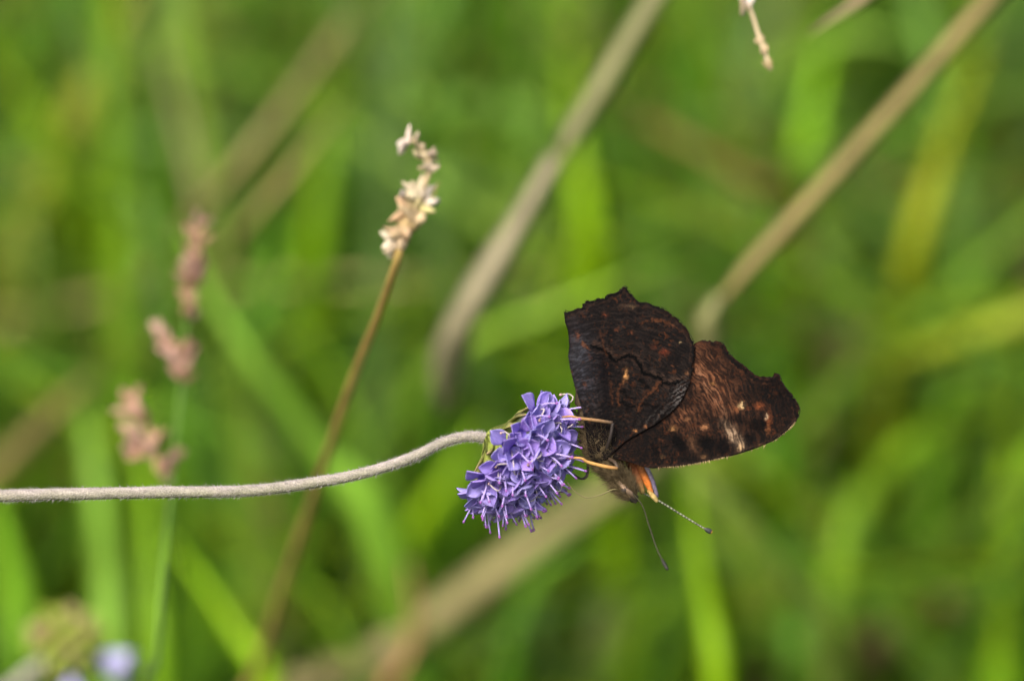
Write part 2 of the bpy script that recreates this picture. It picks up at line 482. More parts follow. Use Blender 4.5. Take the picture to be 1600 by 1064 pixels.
# dry straws and dead leaves, each one its own
STRAWS = [
    ('dead_grass_leaf', [(1048, -40, .14), (1020, 0, .14), (930, 150, .14), (855, 270, .14)], 40, (146, 146, 98), 'over', 0.006,
     'long greyish straw slanting down to the green leaves above the violet flower', 'straw'),
    ('dry_straw', [(1590, -50, .13), (1545, 0, .13), (1400, 165, .13), (1250, 330, .13), (1100, 492, .13)], 30, (152, 138, 84), 'over', 0.008,
     'long straight tan straw slanting down to the butterfly wings', 'straw'),
    ('dry_straw', [(1400, -40, .085), (1345, 0, .085), (1300, 30, .085), (1262, 56, .085)], 22, (164, 148, 108), 'over', 0.01,
     'short tan straw end beside the thin drooping grass tip', 'straw'),
    ('dead_grass_leaf', [(440, 1120, .24), (560, 1050, .25), (700, 955, .25), (840, 850, .25), (990, 745, .25), (1060, 700, .27)], 60, (150, 142, 92), 'below', 0.2,
     'broad tan dead leaf slanting from below up behind the butterfly head', 'dead leaf'),
    ('dry_straw', [(-90, 900, .40), (60, 680, .38), (210, 470, .33), (310, 340, .26), (400, 228, .24), (490, 110, .26), (600, -40, .30)], 24, (156, 144, 90), 'below', 0.1,
     'faint tan straw rising behind the pink grass head, outer one of two', 'straw'),
    ('dry_straw', [(40, 830, .38), (170, 650, .35), (300, 470, .30), (380, 360, .22), (460, 262, .21), (560, 130, .24)], 20, (156, 146, 84), 'below', 0.15,
     'faint olive straw rising beside the pink grass head, inner one of two', 'straw'),
    ('dead_grass_leaf', [(-110, 860, .24), (0, 735, .24), (90, 640, .24), (160, 575, .25)], 74, (136, 122, 68), 'below', 0.3,
     'broad brown dead leaf leaning behind the far end of the woolly stem', 'dead leaf'),
    ('dead_grass_leaf', [(590, 1130, .22), (630, 1040, .22), (648, 970, .22), (638, 880, .22)], 48, (176, 136, 88), 'below', 0.3,
     'short rusty dead leaf tip standing below the violet flower', 'dead leaf'),
    ('dead_grass_leaf', [(1330, 1110, .36), (1365, 1020, .34), (1420, 965, .33), (1480, 940, .33), (1540, 955, .34)], 70, (186, 166, 112), 'below', 0.3,
     'curled pale tan dead leaf low among the green blades', 'dead leaf'),
    ('dry_straw', [(1240, 330, .30), (1180, 290, .28), (1060, 215, .28), (930, 160, .30)], 34, (128, 110, 50), 'below', 0.2,
     'olive brown straw lying across between the two long slanting straws', 'straw'),
    ('dead_grass_leaf', [(1190, 1110, .36), (1240, 950, .34), (1270, 780, .34), (1290, 620, .34), (1350, 470, .34)], 42, (140, 132, 84), 'below', 0.2,
     'dull brownish leaf standing beside the tip of the folded forewing', 'dead leaf'),
    ('dead_grass_leaf', [(1660, 420, .34), (1590, 400, .34), (1500, 370, .34), (1430, 320, .34)], 54, (130, 118, 76), 'right', 0.3,
     'brown dead leaf reaching in past the yellow-green upright blade', 'dead leaf'),
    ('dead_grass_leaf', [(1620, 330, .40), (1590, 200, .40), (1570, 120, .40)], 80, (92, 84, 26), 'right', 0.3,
     'dark olive dead leaf beyond the long tan straw', 'dead leaf'),
    ('dry_straw', [(380, 190, .44), (360, 90, .42), (330, 20, .42), (320, -50, .42)], 60, (126, 116, 64), 'below', 0.2,
     'brownish blurred straw standing far behind the cream seed head', 'straw'),
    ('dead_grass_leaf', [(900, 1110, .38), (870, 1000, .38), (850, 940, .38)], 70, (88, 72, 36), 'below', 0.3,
     'dark brown dead leaf under the broad tan leaf', 'dead leaf'),
]
straw_obs = []
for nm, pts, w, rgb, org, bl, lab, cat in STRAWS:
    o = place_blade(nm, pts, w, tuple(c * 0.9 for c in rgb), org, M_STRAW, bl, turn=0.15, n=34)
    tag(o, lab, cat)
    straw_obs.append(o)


def add_part(parent, name, pts, wpx, rgb, mat, blunt=0.3, turn=0.2, n=18):
    _, (V, F) = blade_mesh(pts, wpx, 'none', blunt, n, turn)
    V = V - np.array(parent.location)
    o = link(name, mesh_data(name, V, F, mat), parent)
    o.color = (*lin(*rgb), 1)
    return o


# the lower, paler halves past the kinks
add_part(straw_obs[0], 'leaf_blade', [(868, 246, .14), (800, 365, .14), (735, 475, .14), (702, 555, .15), (694, 650, .18)], 52, (148, 140, 110), M_STRAW, 0.3, 0.1)
add_part(straw_obs[1], 'leaf_blade', [(1125, 462, .13), (1104, 505, .13), (1110, 560, .135), (1118, 640, .14)], 46, (124, 124, 78), M_STRAW, 0.3, 0.1)


def turf():
    """the meadow itself: thousands of blades nobody could count"""
    V, F, Cc, off = [], [], [], 0
    n = 7
    t = np.linspace(0, 1, n)
    cands = [(110, 150, 26), (96, 142, 32), (126, 162, 46), (134, 164, 22), (82, 128, 24), (118, 154, 78), (138, 164, 52), (150, 138, 80), (164, 148, 98)]
    wts = np.array([24, 22, 16, 12, 18, 10, 5, 3, 2], float); wts /= wts.sum()
    cnt = 0
    while cnt < 17000:
        x = RS.uniform(-0.75, 0.75); y = RS.uniform(-0.75, 1.35)
        if abs(x) > 0.3 and RS.rand() < 0.45: continue
        if y < 0.1 and RS.rand() < 0.4: continue
        h = RS.uniform(0.07, 0.30) * (0.75 if y > 0.7 else 1)
        limit = CAM.z - (y - CAM.y) * math.tan(PITCH + math.radians(3.0))
        if y < 0.2: h = min(h, limit - 0.05)
        if h < 0.05: continue
        lean = RS.uniform(0.1, 1.15) * h
        a = RS.uniform(0, 2 * math.pi)
        dx, dy = math.cos(a) * lean, math.sin(a) * lean
        if y < 0.22: dy = abs(dy)
        path = np.stack([x + dx * t ** 1.8, y + dy * t ** 1.8, -0.004 + h * (t - 0.42 * t ** 3 * (lean / h))], 1)
        rel = path - np.array(CAM)
        dep = rel @ np.array(FWD); vx = rel[:, 0] / dep * DIST; vy = (rel @ np.array(UP)) / dep * DIST
        if np.any((dep < DIST + 0.20) & (np.abs(vx) < 0.09) & (np.abs(vy) < 0.065)): continue
        w = RS.uniform(0.0022, 0.0062) * np.clip((1 - t) / 0.55, 0.05, 1) ** 0.8
        b = a + math.pi / 2 + RS.uniform(-0.6, 0.6)
        v, f = strip(path, w, np.array([math.cos(b), math.sin(b), 0.0]), 0.22)
        c = np.array(lin(*cands[RS.choice(len(cands), p=wts)])) * RS.uniform(0.38, 1.12)
        V.append(v); F.append(np.asarray(f) + off); Cc.append(np.repeat(c[None], len(v), 0)); off += len(v)
        cnt += 1
    o = link('grass', mesh_data('grass', np.concatenate(V), np.concatenate(F), M_TURF, np.concatenate(Cc)))
    tag(o, 'dense green meadow grass filling the ground behind the flower', 'grass', kind='stuff')


turf()

# ------------------------------------------------------------------ camera-facing frame for the sharp subjects
ROT = Matrix((RIGHT, UP, -FWD)).transposed()      # local x right, y up, z toward the photographer


class Frame:
    def __init__(self, name, px, py, d=0.0):
        self.px, self.py, self.d = px, py, d
        self.s = K * (DIST + d) / DIST
        self.o = empty(name, P(px, py, d), ROT)

    def L(self, px, py, z=0.0):
        """local point: photo pixel, z metres toward the camera"""
        return np.array([(px - self.px) * self.s, -(py - self.py) * self.s, z])

    def pts(self, arr):
        return [self.L(*a) for a in arr]


def local_of(fr, w):
    return np.array(fr.o.matrix_world.inverted() @ Vector(w))


def bristles(points, dirs, length, width, droop=0.0, seed=1):
    """thin tapering three-sided hairs"""
    r = np.random.RandomState(seed)
    V, F = [], []
    for p, d in zip(points, dirs):
        d = d / np.linalg.norm(d)
        s = np.cross(d, r.normal(size=3)); s /= np.linalg.norm(s)
        b = np.cross(d, s)
        l = length * r.uniform(0.5, 1.3)
        mid = p + d * l * 0.5 + r.normal(size=3) * l * 0.08
        tip = p + d * l + r.normal(size=3) * l * 0.25 + np.array([0, -droop * l, 0])
        i = len(V)
        V += [p + s * width, p - s * width * 0.5 + b * width * 0.86, p - s * width * 0.5 - b * width * 0.86,
              mid + s * width * .7, mid - s * width * 0.35 + b * width * 0.6, mid - s * width * 0.35 - b * width * 0.6, tip]
        for j in range(3):
            k = (j + 1) % 3
            F += [(i + j, i + k, i + 3 + k, i + 3 + j), (i + 3 + j, i + 3 + k, i + 6)]
    return np.asarray(V), F


# ------------------------------------------------------------------ the violet scabious
def petal_mesh(seed, kind='violet'):
    r = np.random.RandomState(seed)
    nu, nv = 7, 9
    L, W = 0.00275 * r.uniform(0.9, 1.12), 0.00255 * r.uniform(0.9, 1.1)
    V, Cc = [], []
    deep = np.array(lin(126, 106, 194)); pale = np.array(lin(178, 164, 228))
    if kind == 'blue':
        deep = np.array(lin(158, 156, 210)); pale = np.array(lin(206, 208, 230))
    curl = r.uniform(-0.1, 0.35)
    for j in range(nv):
        t = j / (nv - 1)
        w = W / 2 * (0.34 + 0.66 * math.sin(math.pi * min(1, t * 0.8)) ** 0.9) * (max(0.0, 1 - ((t - 0.42) / 0.58) ** 2) ** 0.5 if t > 0.42 else 1)
        w = max(w, W * 0.06)
        for i in range(nu):
            u = i / (nu - 1) * 2 - 1
            x = u * w
            y = t * L + (0.00012 * (1 - u * u) if t > 0.9 else 0)
            z = 0.00055 * (u * u) * (0.5 + t) * (w / (W / 2)) + 0.0011 * t * t * curl + 0.00006 * math.sin(u * 9 + seed) * t
            V.append((x, y, z))
            e = 0.35 + 0.5 * t * (0.4 + 0.6 * u * u) + 0.12 * math.sin(u * 11) * 0.6
            Cc.append(deep * (1 - e) + pale * e)
    n0 = len(V)
    V += [(x, y, z - 0.00009) for x, y, z in V]
    Cc += Cc
    idx = lambda i, j: j * nu + i
    F = [(idx(i, j), idx(i + 1, j), idx(i + 1, j + 1), idx(i, j + 1)) for j in range(nv - 1) for i in range(nu - 1)]
    F += [tuple(n0 + k for k in reversed(f)) for f in F]
    rim = [idx(i, 0) for i in range(nu)] + [idx(nu - 1, j) for j in range(1, nv)] + [idx(i, nv - 1) for i in range(nu - 2, -1, -1)] + [idx(0, j) for j in range(nv - 2, 0, -1)]
    for a, b in zip(rim, rim[1:] + rim[:1]):
        F.append((b, a, n0 + a, n0 + b))
    return mesh_data('petal', V, F, M_PETAL, np.asarray(Cc))


def stamen_mesh(seed, style):
    r = np.random.RandomState(seed)
    if style == 'straight':
        Ln = 0.0039 * r.uniform(0.75, 1.25)
        path = spline([(0, 0, -0.0006), (0.0001 * r.normal(), 0.0001 * r.normal(), Ln * 0.5), (0.0003 * r.normal(), 0.0003 * r.normal(), Ln)], 8)
        c0, c1, tip = lin(188, 176, 224), lin(168, 150, 212), lin(140, 88, 160)
        rad = np.linspace(0.00013, 0.00012, 8)
    else:
        Ln = 0.003 * r.uniform(0.8, 1.2)
        b = r.uniform(0.0006, 0.0013)
        path = spline([(0, 0, -0.0006), (b * 0.4, 0, Ln * 0.5), (b, b * 0.4, Ln * 0.85), (b * 1.5, b, Ln * 0.75), (b * 1.35, b * 1.5, Ln * 0.5)], 12)
        c0, c1, tip = lin(196, 186, 198), lin(200, 188, 176), lin(178, 150, 140)
        rad = np.linspace(0.0001, 0.00008, 12)
    v, f = tube(path, rad, 6)
    t = np.repeat(np.linspace(0, 1, len(path)), 6)[:, None]
    c = np.array(c0) * (1 - t) + np.array(c1) * t
    ov, of = ovoid(0.00052, 0.0002, 6, 5, 0.7)
    T = path[-1] - path[-2]; T /= np.linalg.norm(T)
    q = Vector((0, 0, 1)).rotation_difference(Vector(T))
    ov = np.array([q @ Vector(p) for p in ov]) + path[-1] - T * 0.0001
    V, F, C3 = merge([(v, f, c), (ov, of, np.repeat(np.array(tip)[None], len(ov), 0))])
    return mesh_data('stamen', V, F, M_STAMEN, C3)


def corolla_mesh():
    path = [(0, 0, -0.0036), (0, 0, -0.002), (0, 0, -0.0008), (0, 0, 0.0)]
    V, F = tube(path, [0.0005, 0.00048, 0.0006, 0.0009], 8)
    F = F[:-1]
    c = np.repeat(np.array([lin(120, 140, 70), lin(150, 140, 170), lin(120, 102, 192), lin(116, 96, 196)]), 8, 0)
    return mesh_data('floret', V, F, M_TUBE, c)


PETALS = [petal_mesh(s) for s in range(6)]
BLUE_PETALS = [petal_mesh(s + 20, 'blue') for s in range(3)]
STRAIGHT = [stamen_mesh(s, 'straight') for s in range(5)]
CURLY = [stamen_mesh(s + 30, 'curly') for s in range(5)]
COROLLA = corolla_mesh()


def add_floret(parent, pos, n, petals, scale=1.0, n_st=2, n_cu=1, spread=0.9, r=random):
    n = Vector(n).normalized()
    q = n.to_track_quat('Z', 'Y') @ Quaternion((0, 0, 1), r.uniform(0, 6.28))
    fl = link('floret', COROLLA, parent, Matrix.LocRotScale(Vector(pos), q, Vector((scale,) * 3)))
    for k in range(4):
        a = k * math.pi / 2 + r.uniform(-0.2, 0.2)
        tilt = math.pi / 2 - spread + r.uniform(-0.22, 0.22)      # above the plane across the throat
        m = Matrix.Rotation(a, 4, 'Z') @ Matrix.Translation((0, 0.00068, -0.0001)) @ Matrix.Rotation(tilt, 4, 'X')
        sc = r.uniform(0.88, 1.15)
        link('petal', r.choice(petals), fl, m @ Matrix.Diagonal((sc, sc, 1, 1)))
    for k in range(n_st + n_cu):
        me = r.choice(STRAIGHT) if k < n_st else r.choice(CURLY)
        a = r.uniform(0, 6.28)
        m = Matrix.Rotation(a, 4, 'Z') @ Matrix.Translation((0.0004, 0, -0.0003)) @ Matrix.Rotation(r.uniform(0.02, 0.25), 4, 'Y')
        link('stamen', me, fl, m)
    return fl


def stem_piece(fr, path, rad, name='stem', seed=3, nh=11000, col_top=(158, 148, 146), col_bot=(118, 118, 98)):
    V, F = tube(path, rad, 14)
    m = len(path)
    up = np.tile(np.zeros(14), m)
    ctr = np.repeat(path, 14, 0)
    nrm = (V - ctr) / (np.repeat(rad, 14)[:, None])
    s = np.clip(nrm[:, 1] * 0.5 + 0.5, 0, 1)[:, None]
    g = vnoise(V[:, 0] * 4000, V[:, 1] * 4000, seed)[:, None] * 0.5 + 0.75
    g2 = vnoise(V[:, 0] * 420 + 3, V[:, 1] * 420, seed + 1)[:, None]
    c = (np.array(lin(*col_bot)) * (1 - s) + np.array(lin(*col_top)) * s) * g  # light from above painted in: upper side paler, underside darker
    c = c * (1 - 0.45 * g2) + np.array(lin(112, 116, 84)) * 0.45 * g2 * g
    st = link(name, mesh_data(name, V, F, M_STEM, c), fr.o)
    r = np.random.RandomState(seed)
    i = r.randint(0, m - 1, nh); f = r.rand(nh)
    a = r.uniform(0, 2 * math.pi, nh)
    T, N, B = frames(path)
    p = path[i] * (1 - f[:, None]) + path[i + 1] * f[:, None]
    d = np.cos(a)[:, None] * N[i] + np.sin(a)[:, None] * B[i]
    p = p + d * (rad[i] * 0.97)[:, None]
    lean = d * 0.7 + T[i] * r.uniform(0.1, 0.9, nh)[:, None]
    hv, hf = bristles(p, lean, 0.00042, 0.000022, 0.0, seed)
    h = link('hair', mesh_data('hair', hv, hf, M_WOOL, smooth=False), st)
    tag(h, 'short pale wool covering the stem', kind='stuff')
    return st


def build_scabious():
    fr = Frame('scabious_flower', 765, 686, 0.0)
    tag(fr.o, 'violet pincushion flower on a bent grey woolly stem holding the butterfly', 'flower')
    # stem: photographed run, then on down to the soil out of the frame
    run = [(768, 686), (745, 682), (722, 683), (690, 692), (640, 716), (560, 741), (470, 757), (380, 767), (250, 769), (100, 772), (0, 775)]
    pts = [fr.L(x, y, -0.0004) for x, y in run]
    w0 = P(-90, 781, 0.002); w1 = P(-330, 830, 0.006)
    pts += [local_of(fr, w0), local_of(fr, w1), local_of(fr, Vector((w1.x - 0.045, w1.y + 0.005, w1.z * 0.62))), local_of(fr, Vector((w1.x - 0.06, w1.y + 0.008, w1.z * 0.3))), local_of(fr, Vector((w1.x - 0.062, w1.y + 0.008, -0.008)))]
    path = spline(pts, 150)
    rad = np.interp(np.linspace(0, 1, 150), [0, .05, .3, 1], [8.2, 7.8, 9.2, 11.5]) * K
    rad = rad * (1 + 0.035 * np.sin(np.arange(150) * 0.9) * np.random.RandomState(4).rand(150))
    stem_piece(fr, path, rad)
    # head axis: right, down, a little toward the camera
    ax = Vector((0.765, -0.61, 0.16)).normalized()
    C0 = Vector(fr.L(789, 697, 0.0))
    side = ax.cross(Vector((0, 0, 1))).normalized()
    oth = ax.cross(side).normalized()
    # receptacle: a green cup from stem to dome
    prof = [(-0.0030, 0.0007), (-0.0026, 0.0011), (-0.0018, 0.0022), (-0.0008, 0.0043), (0.0002, 0.0052), (0.0016, 0.0048), (0.003, 0.0036), (0.0042, 0.0018), (0.0047, 0.0002)]
    path = np.array([np.array(C0 + ax * z) for z, _ in prof])
    V, F = tube(path, np.array([q for _, q in prof]), 18)
    g = vnoise(V[:, 0] * 2500, V[:, 1] * 2500, 5)[:, None]
    c = np.array(lin(116, 132, 50)) * (1 - g) + np.array(lin(156, 164, 84)) * g
    link('receptacle', mesh_data('receptacle', V, F, M_BRACT, c), fr.o)
    # bracts
    for k in range(16):
        a = 2 * math.pi * k / 16 + random.uniform(-0.12, 0.12)
        e = side * math.cos(a) + oth * math.sin(a)
        Ln = random.uniform(0.0052, 0.0074)
        p0 = C0 - ax * 0.0027 + e * 0.0008
        p1 = C0 - ax * 0.0013 + e * (Ln * 0.45)
        p2 = C0 + ax * random.uniform(-0.0012, -0.0002) + e * (Ln * 0.8)
        p3 = C0 + ax * random.uniform(-0.0006, 0.0008) + e * (Ln * 1.05)
        path = spline([p0, p1, p2, p3], 9)
        t = np.linspace(0, 1, 9)
        wv = 0.0021 * np.sin(np.pi * np.clip(0.2 + 0.8 * t, 0, 1)) ** 0.8 + 0.0001
        V, F = strip(path, wv, np.array(ax.cross(e)), 0.2, 0.00012)
        cc = np.array(lin(132, 144, 66)) * random.uniform(0.75, 1.15)
        tip = np.array(lin(170, 150, 110))
        tt = np.repeat(t, 4)[:, None] ** 3
        link('bract', mesh_data('bract', V, F, M_BRACT, cc * (1 - tt) + tip * tt), fr.o)
    # florets on the dome
    N = 92
    rr = random.Random(5)
    ga = math.pi * (3 - math.sqrt(5))
    for k in range(N):
        cz = 1 - (k + 0.5) / N * 0.90
        th = math.acos(max(-1, cz)) + rr.uniform(-0.05, 0.05)
        ph = k * ga + rr.uniform(-0.12, 0.12)
        n = ax * math.cos(th) + (side * math.cos(ph) + oth * math.sin(ph)) * math.sin(th)
        rad = 0.0066 + rr.uniform(-0.0007, 0.0007) + 0.0004 * math.cos(th)
        pos = C0 + ax * (0.0008 - 0.0009 * n.dot(ax)) + n * rad + (n - ax * n.dot(ax)) * 0.0008
        # florets splay downward a little with their weight
        nn = (n + Vector((0.0, -0.10, 0.0)) + ax * 0.25).normalized()
        low = max(0.0, -n.y * 0.9 + n.x * 0.5)
        n_st = (1 if rr.random() < 0.45 else 0) + (1 if rr.random() < low * 0.9 else 0) + (1 if rr.random() < low * 0.4 else 0)
        n_cu = 1 if rr.random() < (0.55 if low < 0.6 else 0.35) else 0
        add_floret(fr.o, pos, nn, PETALS, rr.uniform(0.84, 1.1), n_st, n_cu, spread=rr.uniform(0.75, 1.2), r=rr)
    return fr


def build_bud():
    fr = Frame('scabious_bud', 104, 1006, 0.15)
    tag(fr.o, 'round green half open scabious bud with a few pale blue florets', 'flower bud')
    C0 = Vector((0, 0, 0))
    run = [(92, 1018), (66, 1036), (30, 1064), (-10, 1100)]
    pts = [fr.L(x, y, -0.001) for x, y in run]
    w = P(-40, 1150, 0.16)
    pts += [local_of(fr, w), local_of(fr, Vector((w.x - 0.012, w.y + 0.004, 0.06))), local_of(fr, Vector((w.x - 0.014, w.y + 0.006, -0.008)))]
    path = spline(pts, 50)
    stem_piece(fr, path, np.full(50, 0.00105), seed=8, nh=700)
    V, F = tube(np.array([(-0.003, -0.003, 0), (-0.0025, -0.002, 0), (-0.001, -0.0007, 0), (0.001, 0.001, 0), (0.0025, 0.0025, 0), (0.003, 0.003, 0)]), [0.001, 0.003, 0.0042, 0.0043, 0.003, 0.0006], 14)
    g = vnoise(V[:, 0] * 1500, V[:, 1] * 1500, 2)[:, None]
    link('receptacle', mesh_data('receptacle', V, F, M_BRACT, np.array(lin(120, 140, 40)) * (1 - g) + np.array(lin(160, 150, 90)) * g), fr.o)
    bv, bf = ovoid(0.0034, 0.0011, 8, 7, 0.6)
    t = np.clip(bv[:, 2:3] / 0.0034, 0, 1)
    metas = [mesh_data('closed_floret', bv, bf, M_BRACT, np.array(lin(*a)) * (1 - t) + np.array(lin(*b)) * t)
             for a, b in (((104, 122, 26), (140, 156, 58)), ((120, 118, 52), (150, 124, 100)), ((96, 118, 30), (150, 162, 76)))]
    rr = random.Random(9)
    ga = math.pi * (3 - math.sqrt(5))
    for k in range(58):
        z = 1 - 2 * (k + 0.5) / 58
        n = Vector((math.sqrt(1 - z * z) * math.cos(k * ga), z, math.sqrt(1 - z * z) * math.sin(k * ga)))
        if n.dot(Vector((-0.75, -0.66, 0))) > 0.82: continue
        m = Matrix.LocRotScale(n * 0.0032, n.to_track_quat('Z', 'Y'), Vector((1, 1, rr.uniform(0.8, 1.15))))
        link('closed_floret', rr.choice(metas), fr.o, m)
    for px, py, dz in ((158, 1024, 0.0), (110, 1050, 0.002), (163, 1036, -0.002)):
        n = Vector(fr.L(px, py, dz)).normalized()
        add_floret(fr.o, n * 0.0068, n, BLUE_PETALS, 1.35, 1, 0, 0.5, rr)


build_scabious()
build_bud()


# ------------------------------------------------------------------ the butterfly
def CR(pts):       # coordinates measured on a 3.432x enlargement of the wings
    return [(860 + x / 3.432, 430 + y / 3.432) for x, y in pts]


HIND = [(78, 190), (100, 197), (125, 192), (145, 181), (165, 179), (180, 166), (195, 138), (215, 143), (250, 131), (300, 123), (310, 106), (345, 99), (375, 86), (395, 62), (410, 68), (430, 100), (455, 131), (485, 150), (520, 149), (550, 166), (605, 178), (640, 206), (690, 241), (720, 276), (745, 316), (765, 356), (773, 400), (770, 450), (757, 520), (742, 580), (717, 640), (690, 690), (640, 742), (560, 800), (470, 850), (400, 890), (350, 935), (300, 985), (250, 1000), (215, 985), (198, 940), (192, 880), (184, 800), (174, 740), (150, 660), (130, 580), (110, 500), (100, 430), (106, 380), (101, 300), (85, 250)]
FORE = [(700, 430), (760, 385), (785, 366), (815, 353), (850, 358), (880, 363), (915, 362), (930, 375), (945, 402), (975, 440), (1000, 460), (1040, 490), (1070, 516), (1100, 541), (1130, 553), (1170, 553), (1200, 546), (1218, 532), (1231, 546), (1241, 575), (1265, 610), (1292, 641), (1320, 680), (1335, 715), (1331, 750), (1311, 790), (1280, 826), (1240, 860), (1190, 890), (1120, 920), (1050, 945), (980, 966), (900, 986), (830, 1001), (760, 1015), (680, 1026), (600, 1033), (540, 1035), (480, 1022), (420, 1000), (350, 985), (300, 960), (330, 880), (420, 760), (560, 560)]
BASE = (335.0, 955.0)


def inside(x, y, poly):
    r = np.zeros(x.shape, bool)
    n = len(poly)
    for i in range(n):
        x0, y0 = poly[i]; x1, y1 = poly[(i + 1) % n]
        c = ((y0 > y) != (y1 > y))
        with np.errstate(divide='ignore', invalid='ignore'):
            r ^= c & (x < (x1 - x0) * (y - y0) / (y1 - y0 + 1e-12) + x0)
    return r


def fray(poly, lo, hi, amp, seed):
    """roughen the outer margin between two corner indices with a scaly fringe"""
    r = np.random.RandomState(seed)
    out = []
    for i in range(len(poly)):
        a, b = np.array(poly[i], float), np.array(poly[(i + 1) % len(poly)], float)
        out.append(tuple(a))
        if lo <= i < hi:
            L = np.linalg.norm(b - a); k = max(1, int(L / 9))
            nrm = np.array([-(b - a)[1], (b - a)[0]]) / L
            for j in range(1, k):
                out.append(tuple(a + (b - a) * j / k + nrm * r.normal() * amp))
    return out


def gauss(x, y, cx, cy, rx, ry=None, ang=0.0):
    ry = ry or rx
    c, s = math.cos(ang), math.sin(ang)
    u = ((x - cx) * c + (y - cy) * s) / rx; v = (-(x - cx) * s + (y - cy) * c) / ry
    return np.exp(-(u * u + v * v))


def paint(x, y, which):
    """scale pigments of the underside; x, y in the enlargement's units"""
    dx, dy = x - BASE[0], y - BASE[1]
    r = np.hypot(dx, dy); th = np.arctan2(dy, dx)
    # markings are dusted on scale by scale, so their edges wander
    x = x + (vnoise(x / 13, y / 13, 21) - 0.5) * 15 + (vnoise(x / 5, y / 5, 23) - 0.5) * 9
    y = y + (vnoise(x / 13, y / 13, 22) - 0.5) * 15 + (vnoise(x / 5, y / 5, 24) - 0.5) * 9
    warp = (vnoise(x / 46, y / 46, 3) - 0.5) * 26
    stri = vnoise((r + warp) / 7.5, th * 15, 1) * 0.6 + vnoise((r + warp) / 4.2, th * 24, 2) * 0.4
    stri = np.clip((stri - 0.42) * 3.2, 0, 1)
    speck = np.clip((vnoise(x / 9, y / 9, 6) - 0.70) * 5, 0, 1)
    cloud = vnoise(x / 70, y / 70, 4) * 0.6 + vnoise(x / 28, y / 28, 5) * 0.4
    A = lambda c: np.array(lin(*c))[None, :]
    mix = lambda c, col, m: c * (1 - np.clip(m, 0, 1)[:, None]) + A(col) * np.clip(m, 0, 1)[:, None]
    line = lambda pts, w: np.exp(-(seg_dist(x, y, pts) / w) ** 2)
    if which == 'hind':
        c = np.repeat(A((31, 27, 27)), len(x), 0)
        c = mix(c, (58, 48, 43), stri * (0.25 + 0.6 * cloud))
        c = mix(c, (74, 47, 31), speck * 0.8 * np.clip(cloud * 2.4 - 0.75, 0, 1))
        c = mix(c, (90, 52, 26), np.clip((vnoise(x / 13, y / 13, 9) - 0.74) * 5, 0, 1) * 0.8 * np.clip(vnoise(x / 55, y / 55, 14) * 2.2 - 0.6, 0, 1))
        # blue-grey bloom along the inner margin
        bm = gauss(x, y, 170, 500, 72, 200, -0.13)
        c = mix(c, (70, 72, 82), bm * (0.25 + 0.6 * stri))
        c = mix(c, (24, 22, 26), gauss(x, y, 285, 560, 34, 240, -0.1) * 0.75)
        c = mix(c, (72, 74, 80), gauss(x, y, 140, 410, 40, 60) * 0.55 * (0.4 + stri))
        # inner half darker, bounded by the black wavy line
        wavy = [(230, 380), (285, 400), (315, 432), (350, 462), (385, 440), (420, 432), (455, 445), (478, 480), (490, 515), (540, 542), (590, 553), (602, 582), (650, 580), (715, 568)]
        above = line([(a + 6, b - 17) for a, b in wavy], 11)
        c = mix(c, (86, 66, 54), above * 0.62 * (0.4 + stri))
        below = line([(a - 4, b + 18) for a, b in wavy], 10)
        c = mix(c, (72, 52, 42), below * 0.4 * (0.3 + stri))
        c = mix(c, (12, 10, 11), np.clip(line(wavy, 9) * 1.6, 0, 1))
        for seg in ([(490, 690), (540, 700), (600, 712)], [(380, 680), (410, 700), (450, 705)], [(600, 760), (650, 700)], [(480, 560), (520, 600)], [(380, 620), (430, 660)]):
            c = mix(c, (13, 11, 12), line(seg, 10) * 0.85)
        for seg, k in (([(585, 575), (540, 620), (490, 675), (470, 725)], .6), ([(400, 560), (375, 590), (355, 640), (365, 700)], .6), ([(545, 240), (600, 245), (650, 262), (700, 305)], .55),
                       ([(485, 262), (520, 240)], .6), ([(170, 365), (205, 395)], .7), ([(265, 300), (300, 430)], .3), ([(320, 560), (335, 690)], .35), ([(620, 190), (700, 255), (750, 330)], .35)):
            c = mix(c, (120, 72, 36), line(seg, 6) * k * (0.35 + 0.9 * vnoise(x / 11, y / 11, 8)))
        for cx, cy, rx, ry, col, k in ((612, 415, 19, 17, (134, 62, 30), .75), (556, 384, 16, 13, (100, 54, 32), .6), (404, 535, 10, 22, (196, 142, 74), .95), (392, 570, 7, 14, (150, 100, 52), .7), (700, 358, 6, 6, (196, 166, 116), .9),
                                       (292, 212, 11, 11, (122, 64, 34), .7), (655, 487, 8, 7, (132, 84, 52), .8), (440, 308, 7, 7, (120, 70, 40), .7), (352, 295, 12, 8, (96, 56, 34), .7), (455, 832, 10, 9, (190, 128, 62), .9),
                                       (505, 808, 9, 8, (150, 96, 48), .8), (430, 942, 12, 6, (176, 128, 66), .8), (500, 915, 9, 7, (170, 120, 62), .8), (185, 590, 9, 16, (110, 66, 40), .6), (145, 330, 10, 20, (120, 72, 44), .7),
                                       (400, 165, 40, 12, (92, 72, 56), .5), (440, 172, 18, 8, (140, 112, 78), .5), (735, 525, 9, 9, (140, 98, 62), .8), (230, 690, 14, 10, (70, 66, 70), .6)):
            c = mix(c, col, gauss(x, y, cx, cy, rx, ry) * k * (0.25 + 1.2 * vnoise(x / 5.5, y / 5.5, 31)))
        grey = gauss(x, y, 690, 640, 34, 70, 0.45) * np.clip((np.sin((x * 0.55 + y * 0.83) / 3.1) + 0.1) * 1.2, 0, 1)
        c = mix(c, (140, 134, 130), grey * 0.5)
        c = mix(c, (92, 86, 82), gauss(x, y, 560, 760, 90, 26, -0.6) * np.clip(np.sin((x * 0.8 + y * 0.6) / 5.0), 0, 1) * 0.5)
        hp = HIND[:28]
